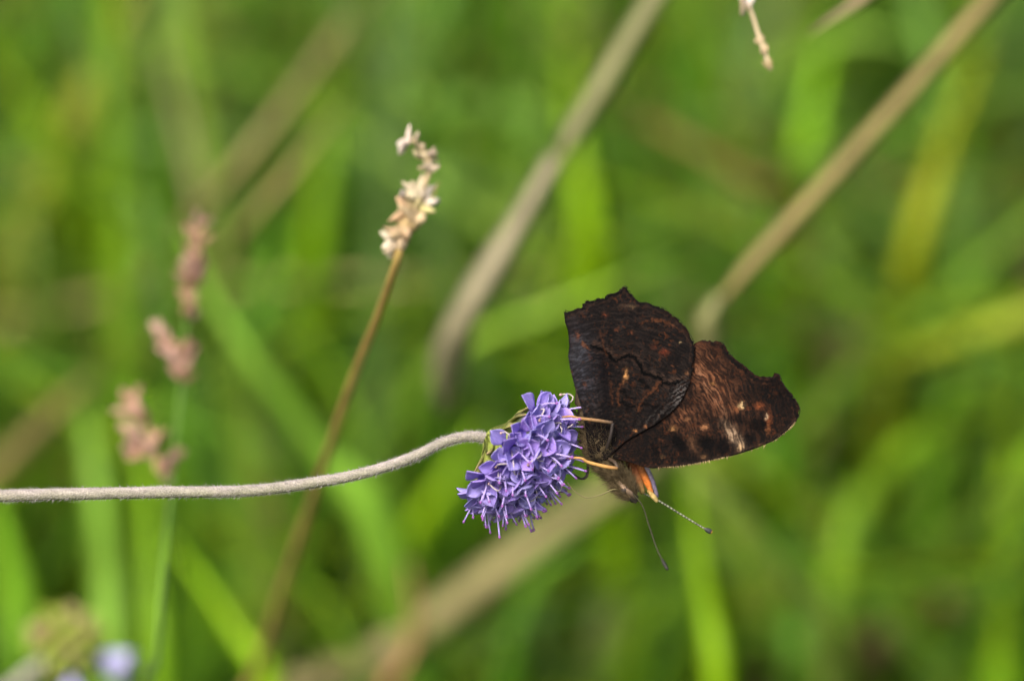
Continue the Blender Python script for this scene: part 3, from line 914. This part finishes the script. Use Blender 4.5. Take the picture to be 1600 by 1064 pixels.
        e = seg_dist(x, y, hp)
        c = mix(c, (20, 18, 19), np.exp(-(e / 11) ** 2) * 0.8)
        c = mix(c, (84, 58, 42), np.exp(-((e - 20) / 5) ** 2) * 0.45 * vnoise(x / 15, y / 15, 7))
        c = mix(c, (30, 25, 22), gauss(x, y, 250, 900, 80, 80) * 0.7)
    else:
        c = np.repeat(A((31, 27, 26)), len(x), 0)
        brown = np.clip(gauss(x, y, 850, 560, 105, 270, -0.55) + gauss(x, y, 720, 760, 80, 70) * 0.8, 0, 1)
        c = mix(c, (88, 55, 36), brown * (0.25 + 0.75 * cloud) * 0.75)
        c = mix(c, (146, 96, 60), stri * brown * (0.45 + 0.6 * cloud))
        c = mix(c, (164, 120, 88), line([(790, 520), (850, 600), (920, 700), (940, 730)], 22) * (0.1 + 0.7 * stri) * 0.55)
        c = mix(c, (72, 46, 31), stri * (1 - brown) * 0.45 * (0.4 + cloud))
        c = mix(c, (112, 62, 28), speck * 0.5 * np.clip(cloud * 2.4 - 0.6, 0, 1))
        # dark outer border with its parallel brown hairline
        outer = FORE[5:25]
        e = seg_dist(x, y, outer)
        c = mix(c, (26, 23, 23), np.exp(-(e / 42) ** 4) * 0.75)
        c = mix(c, (104, 66, 40), np.exp(-((e - 30) / 5) ** 2) * 0.6 * vnoise(x / 14, y / 14, 7))
        c = mix(c, (118, 70, 38), np.exp(-((e - 3) / 4) ** 2) * 0.35 * vnoise(x / 10, y / 10, 11))
        c = mix(c, (24, 21, 21), gauss(x, y, 1250, 660, 60, 110, -0.5) * 0.7)
        for cx, cy, rx, ry, ang, k in ((835, 905, 56, 40, 0.2, .95), (690, 900, 34, 74, -0.6, .9), (925, 915, 44, 44, 0, .85), (1110, 800, 60, 40, 0, .75), (1010, 770, 60, 30, 0.3, .6), (560, 930, 20, 46, -0.4, .7), (930, 790, 40, 36, 0, .6), (1060, 880, 40, 30, 0, .6)):
            c = mix(c, (19, 17, 18), np.clip(gauss(x, y, cx, cy, rx, ry, ang) * 2.2 - 0.5, 0, 1) * k)
        c = mix(c, (110, 78, 52), gauss(x, y, 765, 900, 26, 60, -0.35) * 0.75 * (0.4 + 0.6 * stri))
        cream = gauss(x, y, 985, 865, 26, 78, -0.62)
        c = mix(c, (164, 138, 110), cream * (0.3 + 0.8 * stri) * 1.1)
        c = mix(c, (206, 170, 120), gauss(x, y, 1015, 925, 16, 26, -0.5) * stri)
        for cx, cy, rx, ry, col, k in ((1120, 702, 24, 16, (150, 82, 34), .6), (1022, 700, 16, 15, (216, 186, 130), 1.1), (1000, 715, 20, 14, (150, 92, 48), .7), (1160, 757, 9, 11, (206, 178, 140), 1.0), (1172, 775, 14, 40, (150, 84, 36), .6), (1165, 830, 12, 24, (140, 88, 44), .6),
                                       (822, 812, 16, 14, (176, 122, 74), .9), (655, 822, 18, 10, (176, 128, 72), .8), (740, 770, 14, 10, (150, 104, 64), .6), (870, 580, 11, 10, (150, 110, 50), .6), (1125, 915, 10, 8, (190, 146, 84), .8), (600, 970, 14, 8, (120, 90, 56), .5),
                                       (810, 380, 36, 20, (96, 58, 34), .6), (900, 400, 20, 20, (78, 46, 30), .6), (820, 975, 16, 12, (140, 104, 66), .6)):
            c = mix(c, col, gauss(x, y, cx, cy, rx, ry) * k * (0.25 + 1.2 * vnoise(x / 5.5, y / 5.5, 31)))
        cost = seg_dist(x, y, FORE[25:38])
        c = mix(c, (70, 54, 44), np.exp(-((cost - 12) / 5) ** 2) * 0.6)
        c = mix(c, (18, 16, 16), np.exp(-(cost / 7) ** 2) * 0.8)
    lum = c @ np.array([0.3, 0.55, 0.15])
    c = c * 0.8 + lum[:, None] * 0.2
    return 0.385 * (c / 0.05) ** 1.22 * 0.05


def body_gap(x, y):
    """half the gap between the folded wings, opened by the body lying between them (metres)"""
    ax = [(430, 1120), (330, 960), (250, 830), (200, 640), (180, 470)]
    return 0.0004 + 0.0019 * np.exp(-(seg_dist(x, y, ax) / 190) ** 2)


def wing_mesh(which, fr):
    poly = fray(HIND, 0, 29, 4.0, 1) if which == 'hind' else fray(FORE, 3, 25, 3.6, 2)
    P2 = np.array(poly)
    step = 3.0
    x0, y0 = P2.min(0) - step; x1, y1 = P2.max(0) + step
    gx = np.arange(x0, x1, step); gy = np.arange(y0, y1, step)
    cx, cy = np.meshgrid(gx[:-1] + step / 2, gy[:-1] + step / 2, indexing='ij')
    m = inside(cx, cy, poly)
    nx, ny = len(gx), len(gy)
    idx = np.arange(nx * ny).reshape(nx, ny)
    quads = np.stack([idx[:-1, :-1][m], idx[:-1, 1:][m], idx[1:, 1:][m], idx[1:, :-1][m]], 1)   # y runs down the picture
    used, inv = np.unique(quads, return_inverse=True)
    quads = inv.reshape(-1, 4)
    X, Y = np.meshgrid(gx, gy, indexing='ij')
    x, y = X.ravel()[used].copy(), Y.ravel()[used].copy()
    # boundary edges
    e = np.concatenate([quads[:, [0, 1]], quads[:, [1, 2]], quads[:, [2, 3]], quads[:, [3, 0]]])
    key = np.sort(e, 1); kk = key[:, 0].astype(np.int64) * len(x) + key[:, 1]
    u, first, cnt = np.unique(kk, return_index=True, return_counts=True)
    bed = e[first[cnt == 1]]
    b = np.unique(bed)
    # snap the rim onto the drawn outline
    bx, by = x[b], y[b]
    best = np.full(len(b), 1e9); sx, sy = bx.copy(), by.copy()
    n = len(poly)
    for i in range(n):
        ax_, ay_ = poly[i]; ex, ey = poly[(i + 1) % n][0] - ax_, poly[(i + 1) % n][1] - ay_
        t = np.clip(((bx - ax_) * ex + (by - ay_) * ey) / (ex * ex + ey * ey + 1e-9), 0, 1)
        qx, qy = ax_ + t * ex, ay_ + t * ey
        d = np.hypot(bx - qx, by - qy); k = d < best
        best[k] = d[k]; sx[k] = qx[k]; sy[k] = qy[k]
    x[b], y[b] = sx, sy
    col = paint(x, y, which)
    dx, dy = x - BASE[0], y - BASE[1]
    r = np.hypot(dx, dy); th = np.arctan2(dy, dx)
    z = body_gap(x, y) + (0.00035 if which == 'hind' else 0.0)
    # veins fan out from the base, membranes sag between them
    k = 15.0
    z = z + 0.00006 * np.cos(th * k * 2 + 0.6) * np.clip(r / 300, 0, 1) * np.clip(r / 600, 0.3, 1)
    z = z + 0.00004 * np.exp(-((np.mod(th * k / math.pi + 0.2, 1) - 0.5) / 0.07) ** 2)
    z = z + 0.00003 * (vnoise(r / 6, th * 14, 1) - 0.5) + 0.0005 * (vnoise(x / 240, y / 240, 12) - 0.5)
    lx = (860 + x / 3.432 - fr.px) * K; ly = -(430 + y / 3.432 - fr.py) * K
    V = np.concatenate([np.stack([lx, ly, z], 1), np.stack([lx, ly, z - 0.00009], 1)])
    nv = len(x)
    F = np.concatenate([quads, quads[:, ::-1] + nv, np.stack([bed[:, 1], bed[:, 0], bed[:, 0] + nv, bed[:, 1] + nv], 1)])
    return mesh_data(which + 'wing', V, F, M_WING, np.concatenate([col, col]))


def tube_part(fr, name, pts, rad, cols, n=40, seg=8, mat=None, parent=None):
    path = spline(fr.pts(pts), n)
    rr = np.interp(np.linspace(0, 1, n), np.linspace(0, 1, len(rad)), rad)
    V, F = tube(path, rr, seg)
    cc = np.array([lin(*c) for c in cols])
    ti = np.linspace(0, len(cols) - 1, n)
    c = np.stack([np.interp(ti, np.arange(len(cols)), cc[:, k]) for k in range(3)], 1)
    return link(name, mesh_data(name, V, F, mat or M_ATTR, np.repeat(c, seg, 0)), parent or fr.o)


def build_butterfly():
    fr = Frame('butterfly', 952, 712, 0.0)
    tag(fr.o, 'dark brown butterfly with folded ragged wings clinging head down to the violet flower', 'butterfly')
    hm = wing_mesh('hind', fr); fm = wing_mesh('fore', fr)
    near_h = link('hindwing', hm, fr.o); near_f = link('forewing', fm, fr.o)
    S = Matrix.Diagonal((1, 1, -1, 1))
    turn = Matrix.Rotation(math.radians(0.5), 4, 'Z')
    far_f = link('forewing', fm, fr.o, turn @ S)
    far_h = link('hindwing', hm, fr.o, turn @ S)
    # pale bristles along the leading edge of the forewing
    r = np.random.RandomState(6)
    edge = CR(FORE[25:38])
    path = spline([(a, b, 0) for a, b in edge], 420)
    pts, dirs, cols = [], [], []
    i = 0
    while i < 400:
        px, py, _ = path[i]
        x, y = (px - 860) * 3.432, (py - 430) * 3.432
        z = float(body_gap(np.array([x]), np.array([y]))[0]) + 0.00002
        pts.append(fr.L(px, py - 1.5, z)); dirs.append(np.array([0.25 + 0.1 * r.normal(), -1.0, 0.15])); 
        i += r.randint(4, 8)
    bv, bf = bristles(np.array(pts), np.array(dirs), 0.00042, 0.00011, 0, 6)
    c = np.repeat(np.array([lin(206, 176, 132)]), len(bv), 0) * r.uniform(0.4, 1.0, (len(pts), 1)).repeat(7, 0)
    tag(link('edge_scale', mesh_data('edge_scale', bv, bf, M_FUR, c), near_f), 'pale bristles along the leading edge of the forewing', kind='stuff')
    # dark fringe round the scalloped margins
    for wing, poly, which, seed in ((near_h, HIND[:32], 0.00035, 3), (near_f, FORE[3:26], 0.0, 4)):
        ed = CR(poly); path = spline([(a, b, 0) for a, b in ed], 900)
        T = np.gradient(path, axis=0); T /= np.linalg.norm(T, axis=1)[:, None] + 1e-9
        pts, dirs = [], []
        rr = np.random.RandomState(seed)
        for q in range(0, 900, 2):
            px, py, _ = path[q]
            z = float(body_gap(np.array([(px - 860) * 3.432]), np.array([(py - 430) * 3.432]))[0]) + which
            pts.append(fr.L(px, py, z - 0.00004)); nn = np.array([T[q][1], T[q][0], 0.0])
            dirs.append(nn + rr.normal(size=3) * 0.35)
        bv, bf = bristles(np.array(pts), np.array(dirs), 0.0002, 0.00004, 0, seed)
        c = np.repeat(np.array([lin(34, 28, 26)]), len(bv), 0) * rr.uniform(0.6, 2.0, (len(pts), 1)).repeat(7, 0)
        tag(link('fringe', mesh_data('fringe', bv, bf, M_FUR, c), wing), 'fine dark fringe on the wing margin', kind='stuff')
    # body: abdomen between the wings, thorax, head, one surface
    spine = [(909, 575, 0), (913, 610, 0), (922, 650, 0), (933, 685, 0), (945, 712, 0), (958, 735, 0), (970, 752, 0), (976, 760, 0), (983, 769, 0), (990, 778, 0), (996, 784, 0)]
    rad = [5, 13, 17, 18, 27, 28, 20, 14.5, 15, 10, 3]
    path = spline(fr.pts(spine), 60)
    rr = np.interp(np.linspace(0, 1, 60), np.linspace(0, 1, len(rad)), rad) * K
    V, F = tube(path, rr, 22)
    T, N, B = frames(path)
    ctr = np.repeat(path, 22, 0)
    nrm = V - ctr; nrm /= np.linalg.norm(nrm, axis=1)[:, None] + 1e-12
    V = V + nrm * ((vnoise(V[:, 0] * 1800 + V[:, 2] * 900, V[:, 1] * 1800, 4) - 0.5) * 0.0006)[:, None]
    u = np.repeat(np.linspace(0, 1, 60), 22)[:, None]
    g = vnoise(V[:, 0] * 1400, V[:, 1] * 1400 + V[:, 2] * 700, 3)[:, None]
    c = (np.array(lin(44, 37, 32)) * (1 - u) + np.array(lin(92, 78, 54)) * u) * (0.6 + 0.8 * g)
    c = np.where(u > 0.9, np.array(lin(48, 42, 38)) * (0.7 + 0.6 * g), c)
    body = link('body', mesh_data('body', V, F, M_BODY, c), fr.o)
    r = np.random.RandomState(12)
    i = r.randint(18, 56, 4200); a = r.uniform(0, 2 * math.pi, 4200)
    d = np.cos(a)[:, None] * N[i] + np.sin(a)[:, None] * B[i]
    p = path[i] + d * (rr[i] * 0.95)[:, None]
    hv, hf = bristles(p, d + T[i] * r.uniform(-1.6, -0.4, 4200)[:, None], 0.0014, 0.000024, 0, 13)
    c = np.repeat(np.array([lin(112, 98, 72)]), len(hv), 0) * r.uniform(0.35, 1.15, (4200, 1)).repeat(7, 0)
    tag(link('fur', mesh_data('fur', hv, hf, M_FUR, c), body), 'brown fur on the thorax and head', kind='stuff')
    # eyes, palps
    for s in (1, -1):
        ev, ef = ovoid(0.0011, 0.00058, 10, 8, 0.5)
        q = Vector((0, 0, 1)).rotation_difference(Vector((0.45, -0.85, 0.3 * s)).normalized())
        ev = np.array([q @ Vector(t) for t in ev]) + fr.L(973, 759, 0.00095 * s)
        link('eye', mesh_data('eye', ev, ef, M_ATTR, np.repeat(np.array([lin(58, 50, 44)]), len(ev), 0)), fr.o)
        tube_part(fr, 'palp', [(966, 752, .0012 * s), (975, 762, .0013 * s), (986, 771, .001 * s), (994, 781, .0006 * s)], [2.5 * K, 4.2 * K, 4 * K, 1.2 * K], [(120, 100, 78), (150, 126, 104), (96, 80, 66), (40, 36, 36)], 16)
    # antennae: banded shaft, dark club, orange tip
    def antenna(pts, shaft, band, club_c, tip_c, r0, club_len, club_r):
        path = spline(fr.pts(pts), 120)
        n = 120
        t = np.linspace(0, 1, n)
        rad = np.full(n, r0)
        k = t > 1 - club_len
        ct = (t - (1 - club_len)) / club_len
        rad = np.where(k, r0 + (club_r - r0) * np.sin(np.pi * np.clip(ct * 0.85 + 0.05, 0, 1)) ** 0.7, rad)
        rad[-1] *= 0.4
        V, F = tube(path, rad, 8)
        b = (np.sin(t * 2 * math.pi * 32) > 0.2)
        c = np.where(b[:, None], np.array(lin(*band))[None], np.array(lin(*shaft))[None])
        ks = np.argmax(k)
        shaft_o = link('antenna', mesh_data('antenna', *tube(path[:ks + 1], rad[:ks + 1], 8), M_ATTR, np.repeat(c[:ks + 1], 8, 0)), fr.o)
        cc = np.where((t[ks:] > 0.985)[:, None], np.array(lin(*tip_c))[None], np.array(lin(*club_c))[None])
        link('club', mesh_data('club', *tube(path[ks:], rad[ks:], 10), M_ATTR, np.repeat(cc, 10, 0)), shaft_o)

    antenna([(988, 770, .0009), (1003, 789, .004), (1013, 820, .0075), (1026, 858, .010), (1041, 887, .0115)], (42, 40, 26), (54, 52, 34), (32, 32, 26), (32, 32, 26), 1.1 * K, 0.14, 3.0 * K)
    antenna([(984, 760, -.001), (1008, 772, -.0022), (1032, 784, -.002), (1068, 806, -.0015), (1098, 824, -.001), (1113, 832, -.001)], (44, 46, 38), (128, 130, 108), (44, 46, 46), (226, 160, 60), 1.5 * K, 0.125, 4.0 * K)
    # proboscis reaching to the florets
    tube_part(fr, 'proboscis', [(984, 776, .0003), (962, 764, .0012), (940, 772, .0015), (917, 777, .002), (899, 768, .002), (885, 752, .002)], [1.3 * K, 1.1 * K, 1.0 * K, .8 * K], [(92, 80, 56), (110, 106, 66), (104, 100, 64)], 40, 6)
    # legs: dark femur out of the thorax, tan shin and foot hooked on the florets
    def leg(femur, shin, fc, sc, r0):
        f = tube_part(fr, 'leg', femur, [3.2 * K, 3.0 * K, r0 * 1.1], [fc, fc], 16)
        tube_part(fr, 'shin', shin, [r0 * 1.1, r0 * 1.15, r0, r0 * 0.75, r0 * 0.6], sc, 30, parent=f)
    leg([(946, 706, .0018), (953, 684, .0034), (957, 660, .0038)], [(957, 660, .0038), (930, 656, .0040), (905, 653, .0044), (893, 650, .0046), (878, 651, .0042)], (40, 33, 30), [(56, 44, 34), (120, 92, 62), (148, 112, 72), (160, 120, 76), (150, 112, 72)], 2.4 * K)
    leg([(950, 716, .0018), (960, 722, .0036), (965, 731, .0040)], [(965, 731, .0040), (945, 728, .0042), (918, 721, .0045), (907, 715, .0048), (884, 715, .0046)], (60, 48, 36), [(110, 82, 48), (172, 128, 72), (180, 136, 76), (172, 128, 72), (150, 112, 70)], 2.6 * K)
    leg([(930, 690, -.001), (915, 664, -.002), (903, 650, -.002)], [(903, 650, -.002), (898, 643, -.002), (888, 640, -.002), (876, 645, -.001)], (34, 30, 28), [(44, 40, 32), (52, 48, 34)], 2.0 * K)
    leg([(938, 715, -.001), (926, 716, -.002), (919, 722, -.002)], [(919, 722, -.002), (919, 735, -.002), (916, 745, -.0015), (908, 748, -.001), (898, 742, 0)], (40, 34, 32), [(44, 38, 38), (58, 50, 52)], 2.3 * K)
    # leading edge of the far forewing turned into view by the head: orange and slate scales, cream tip (z mirrored with that wing)
    tube_part(fr, 'wing_edge', [(978, 708, .0016), (990, 734, .0018), (997, 752, .002), (1005, 772, .002)], [6 * K, 9 * K, 8 * K, 4 * K], [(70, 44, 30), (140, 84, 54), (146, 98, 62), (120, 106, 62)], 18, 12, M_BODY, far_f)
    tube_part(fr, 'wing_edge', [(994, 712, .0012), (1003, 736, .0014), (1012, 756, .0015), (1020, 776, .0016)], [4 * K, 5.5 * K, 5.5 * K, 2.5 * K], [(110, 80, 58), (154, 96, 56), (184, 104, 44), (140, 96, 52)], 18, 12, M_BODY, far_f)
    tube_part(fr, 'wing_edge', [(998, 708, .0018), (1008, 730, .002), (1018, 752, .002), (1027, 778, .002)], [4 * K, 5.5 * K, 5 * K, 3 * K], [(170, 160, 158), (160, 148, 152), (100, 92, 112), (90, 82, 92)], 18, 12, M_BODY, far_f)
    tube_part(fr, 'wing_edge', [(1012, 766, .0014), (1021, 777, .0015), (1027, 785, .0016)], [2.5 * K, 4.5 * K, 2.5 * K], [(140, 112, 64), (168, 146, 92), (150, 132, 84)], 10, 10, M_BODY, far_f)


build_butterfly()


# ------------------------------------------------------------------ grass flower heads
def husk_mesh(seed):
    r = np.random.RandomState(seed)
    parts = []
    for k in range(3):
        v, f = ovoid(0.0022 * r.uniform(0.8, 1.2), 0.0005 * r.uniform(0.8, 1.2), 7, 6, 0.6, r.uniform(-0.1, 0.4), 0.6)
        q = Quaternion((0, 0, 1), k * 2.1 + r.uniform(-.4, .4)) @ Quaternion((0, 1, 0), 0.12 + 0.5 * r.rand())
        parts.append((np.array([q @ Vector(p) for p in v]), f))
    V, F = merge(parts)
    return mesh_data('spikelet', V, F, M_HUSK)


HUSKS = [husk_mesh(s) for s in range(6)]


def husk(fr, px, py, z, ang, size, rgb, rr, fat=1.1):
    """ang: picture angle in degrees, 90 = up"""
    d = Vector((math.cos(math.radians(ang)), math.sin(math.radians(ang)), rr.uniform(-0.3, 0.3))).normalized()
    q = d.to_track_quat('Z', 'Y') @ Quaternion((0, 0, 1), rr.uniform(0, 6.28))
    pos = Vector(fr.L(px, py, z)) - d * (0.0010 * size)
    o = link('spikelet', rr.choice(HUSKS), fr.o, Matrix.LocRotScale(pos, q, Vector((size * fat, size * fat, size))))
    o.color = (*lin(*rgb), 1)


def culm(fr, pts, rad, rgb, mat, name='stem', n=60):
    path = spline(pts, n)
    rr = np.interp(np.linspace(0, 1, n), np.linspace(0, 1, len(rad)), rad)
    V, F = tube(path, rr, 9)
    o = link(name, mesh_data(name, V, F, mat), fr.o)
    o.color = (*lin(*rgb), 1)
    return o


def build_dry_head():
    fr = Frame('dry_seed_head', 640, 330, 0.03)
    tag(fr.o, 'withered cream grass seed head curling over on a thin brown stem', 'seed head')
    rr = random.Random(3)
    top = [(667, 276), (660, 300), (650, 325), (640, 350), (628, 378), (619, 410)]
    rest = [((590, 495), .042), ((552, 590), .058), ((505, 730), .085), ((455, 880), .12), ((395, 1064), .16), ((370, 1140), .17)]
    pts = [fr.L(x, y, 0) for x, y in top] + [local_of(fr, P(x, y, d)) for (x, y), d in rest]
    w = P(360, 1180, .175)
    pts += [local_of(fr, Vector((w.x - 0.006, w.y + 0.02, w.z * 0.5))), local_of(fr, Vector((w.x - 0.008, w.y + 0.03, -0.008)))]
    culm(fr, pts[3:], [6.5 * K, 7.5 * K, 10 * K, 16 * K], (160, 136, 76), M_STRAW)
    culm(fr, [fr.L(*p) for p in ((628, 378), (640, 350), (650, 325), (660, 300), (668, 276), (675, 262), (668, 246), (657, 232), (646, 220), (632, 226))], [6 * K, 5 * K, 4 * K, 4 * K], (168, 150, 116), M_STRAW, 'stalk')
    culm(fr, [fr.L(*p) for p in ((668, 322), (678, 305), (686, 284))], [1.4 * K, 0.7 * K], (160, 140, 90), M_STRAW, 'awn', 12)
    spots = [(627, 228, 200, 1.0, (236, 222, 206)), (633, 222, 150, .9, (232, 214, 196)), (645, 217, 120, .8, (204, 186, 156)), (655, 228, 60, .8, (196, 176, 146)), (658, 243, 110, .9, (206, 188, 158)), (669, 240, 70, .9, (204, 186, 152)), (679, 243, 10, .7, (190, 172, 142)), (673, 262, 80, 1.0, (214, 196, 168)), (668, 258, 130, .8, (196, 180, 140)),
             (650, 300, 120, 1.5, (226, 214, 168)), (640, 304, 160, 1.2, (206, 192, 150)), (629, 303, 190, .8, (178, 166, 146)), (662, 303, 70, 1.3, (224, 208, 170)), (672, 314, 20, 1.4, (240, 228, 204)), (660, 320, 60, 1.4, (226, 212, 160)), (650, 318, 100, 1.2, (218, 204, 150)),
             (631, 325, 140, 1.4, (216, 182, 134)), (641, 330, 100, 1.3, (206, 184, 138)), (652, 340, 60, 1.4, (206, 184, 140)), (645, 352, 70, 1.3, (198, 174, 122)), (634, 348, 110, 1.4, (210, 184, 126)), (626, 362, 120, 1.4, (214, 190, 130)), (636, 366, 80, 1.2, (196, 170, 116)),
             (607, 379, 200, 1.3, (234, 220, 196)), (616, 374, 160, 1.3, (222, 204, 160)), (624, 382, 100, 1.3, (210, 188, 138)), (632, 378, 80, 1.0, (190, 168, 116))]
    for x, y, a, s, c in spots:
        husk(fr, x, y, rr.uniform(-0.0005, 0.0008), a + rr.uniform(-15, 15), s * 0.78, tuple(k * 0.86 for k in c), rr, 1.75)


def build_pink_head():
    fr = Frame('pink_grass_head', 285, 590, 0.085)
    tag(fr.o, 'soft pink flowering grass head on a pale green stem', 'seed head')
    rr = random.Random(4)
    up = [(309, 352), (304, 400), (298, 450), (292, 500), (287, 550), (285, 590)]
    pts = [fr.L(x, y) for x, y in up] + [local_of(fr, P(x, y, d)) for (x, y), d in (((277, 660), .085), ((268, 760), .085), ((256, 880), .085), ((244, 1040), .085), ((238, 1120), .088))]
    w = P(236, 1140, .09)
    pts += [local_of(fr, Vector((w.x, w.y + 0.012, w.z * 0.5))), local_of(fr, Vector((w.x, w.y + 0.018, -0.008)))]
    culm(fr, pts, [2.5 * K, 3.2 * K, 4.2 * K, 4.6 * K, 5 * K], (106, 142, 62), M_BLADE, n=80)
    culm(fr, [fr.L(*p) for p in ((268, 760), (250, 722), (225, 685), (205, 632))], [4 * K, 3 * K], (150, 150, 100), M_BLADE, 'side_stem', 20)
    culm(fr, [fr.L(*p) for p in ((284, 592), (268, 556), (250, 520))], [4 * K, 3 * K], (170, 140, 110), M_BLADE, 'side_stem', 14)
    pk, pale, dk = (172, 136, 116), (172, 154, 120), (136, 106, 86)
    spots = [(311, 346, 80, 1.5, pk), (306, 362, 95, 1.6, (214, 156, 150)), (313, 372, 75, 1.5, pk), (303, 388, 95, 1.6, dk), (309, 400, 85, 1.5, pk), (290, 412, 110, 1.3, pale), (303, 420, 90, 1.6, dk), (288, 434, 105, 1.5, pk), (300, 442, 85, 1.5, dk), (310, 436, 75, 1.3, pale), (290, 458, 100, 1.5, pk), (301, 466, 85, 1.4, pale), (292, 482, 95, 1.4, dk), (304, 490, 80, 1.1, pale),
             (246, 512, 115, 1.5, pale), (254, 528, 115, 1.7, pk), (262, 546, 125, 1.6, pk), (272, 553, 110, 1.5, pale), (285, 545, 85, 1.7, pk), (293, 552, 75, 1.4, pk), (286, 566, 90, 1.7, (204, 140, 136)), (280, 582, 100, 1.5, pk), (288, 588, 85, 1.3, dk),
             (203, 622, 118, 1.6, pk), (211, 636, 120, 1.8, (196, 146, 130)), (219, 652, 120, 1.6, dk), (197, 668, 150, 1.4, pale), (208, 674, 140, 1.6, pale), (218, 690, 150, 1.7, pk), (203, 700, 170, 1.6, (214, 158, 150)), (213, 708, 160, 1.5, pk), (247, 682, 70, 1.6, (204, 186, 150)), (240, 694, 90, 1.5, pale), (231, 704, 110, 1.4, pale), (275, 710, 50, 1.4, (204, 170, 156)), (266, 720, 60, 1.4, pk), (253, 727, 90, 1.7, (206, 180, 148)), (256, 740, 95, 1.4, pale)]
    for x, y, a, s, c in spots:
        husk(fr, x, y, rr.uniform(-0.001, 0.001), a + rr.uniform(-12, 12), s * 0.86, tuple(min(k, q) * 0.94 for k, q in zip(c, (176, 140, 120))), rr)


def build_twig():
    fr = Frame('drooping_grass_tip', 1180, 40, 0.03)
    tag(fr.o, 'thin pale withered grass tip drooping beside the short straw end', 'grass tip')
    tip = [P(1205, 110, .03), P(1196, 85, .03), P(1186, 58, .03), P(1177, 28, .03), P(1168, 4, .03), P(1160, -25, .03)]
    t = tip[-1]
    rest = [Vector((t.x + 0.004, t.y + 0.05, t.z + 0.03)), Vector((t.x + 0.03, t.y + 0.2, t.z + 0.02)), Vector((t.x + 0.06, 0.6, 0.17)), Vector((t.x + 0.07, 0.9, -0.008))]
    culm(fr, [local_of(fr, q) for q in tip + rest], [3.2 * K, 4.4 * K, 5.2 * K, 9 * K, 12 * K, 14 * K], (188, 170, 138), M_STRAW, n=90)
    rr = random.Random(6)
    for x, y, a, s, c in ((1165, 0, 100, 1.1, (232, 222, 216)), (1169, 8, 110, .8, (216, 202, 186)), (1187, 62, 115, .7, (176, 156, 120)), (1201, 101, 110, .8, (156, 140, 92)), (1194, 80, 112, .7, (168, 150, 108))):
        husk(fr, x, y, 0.0, a, s, c, rr)


build_dry_head()
build_pink_head()
build_twig()
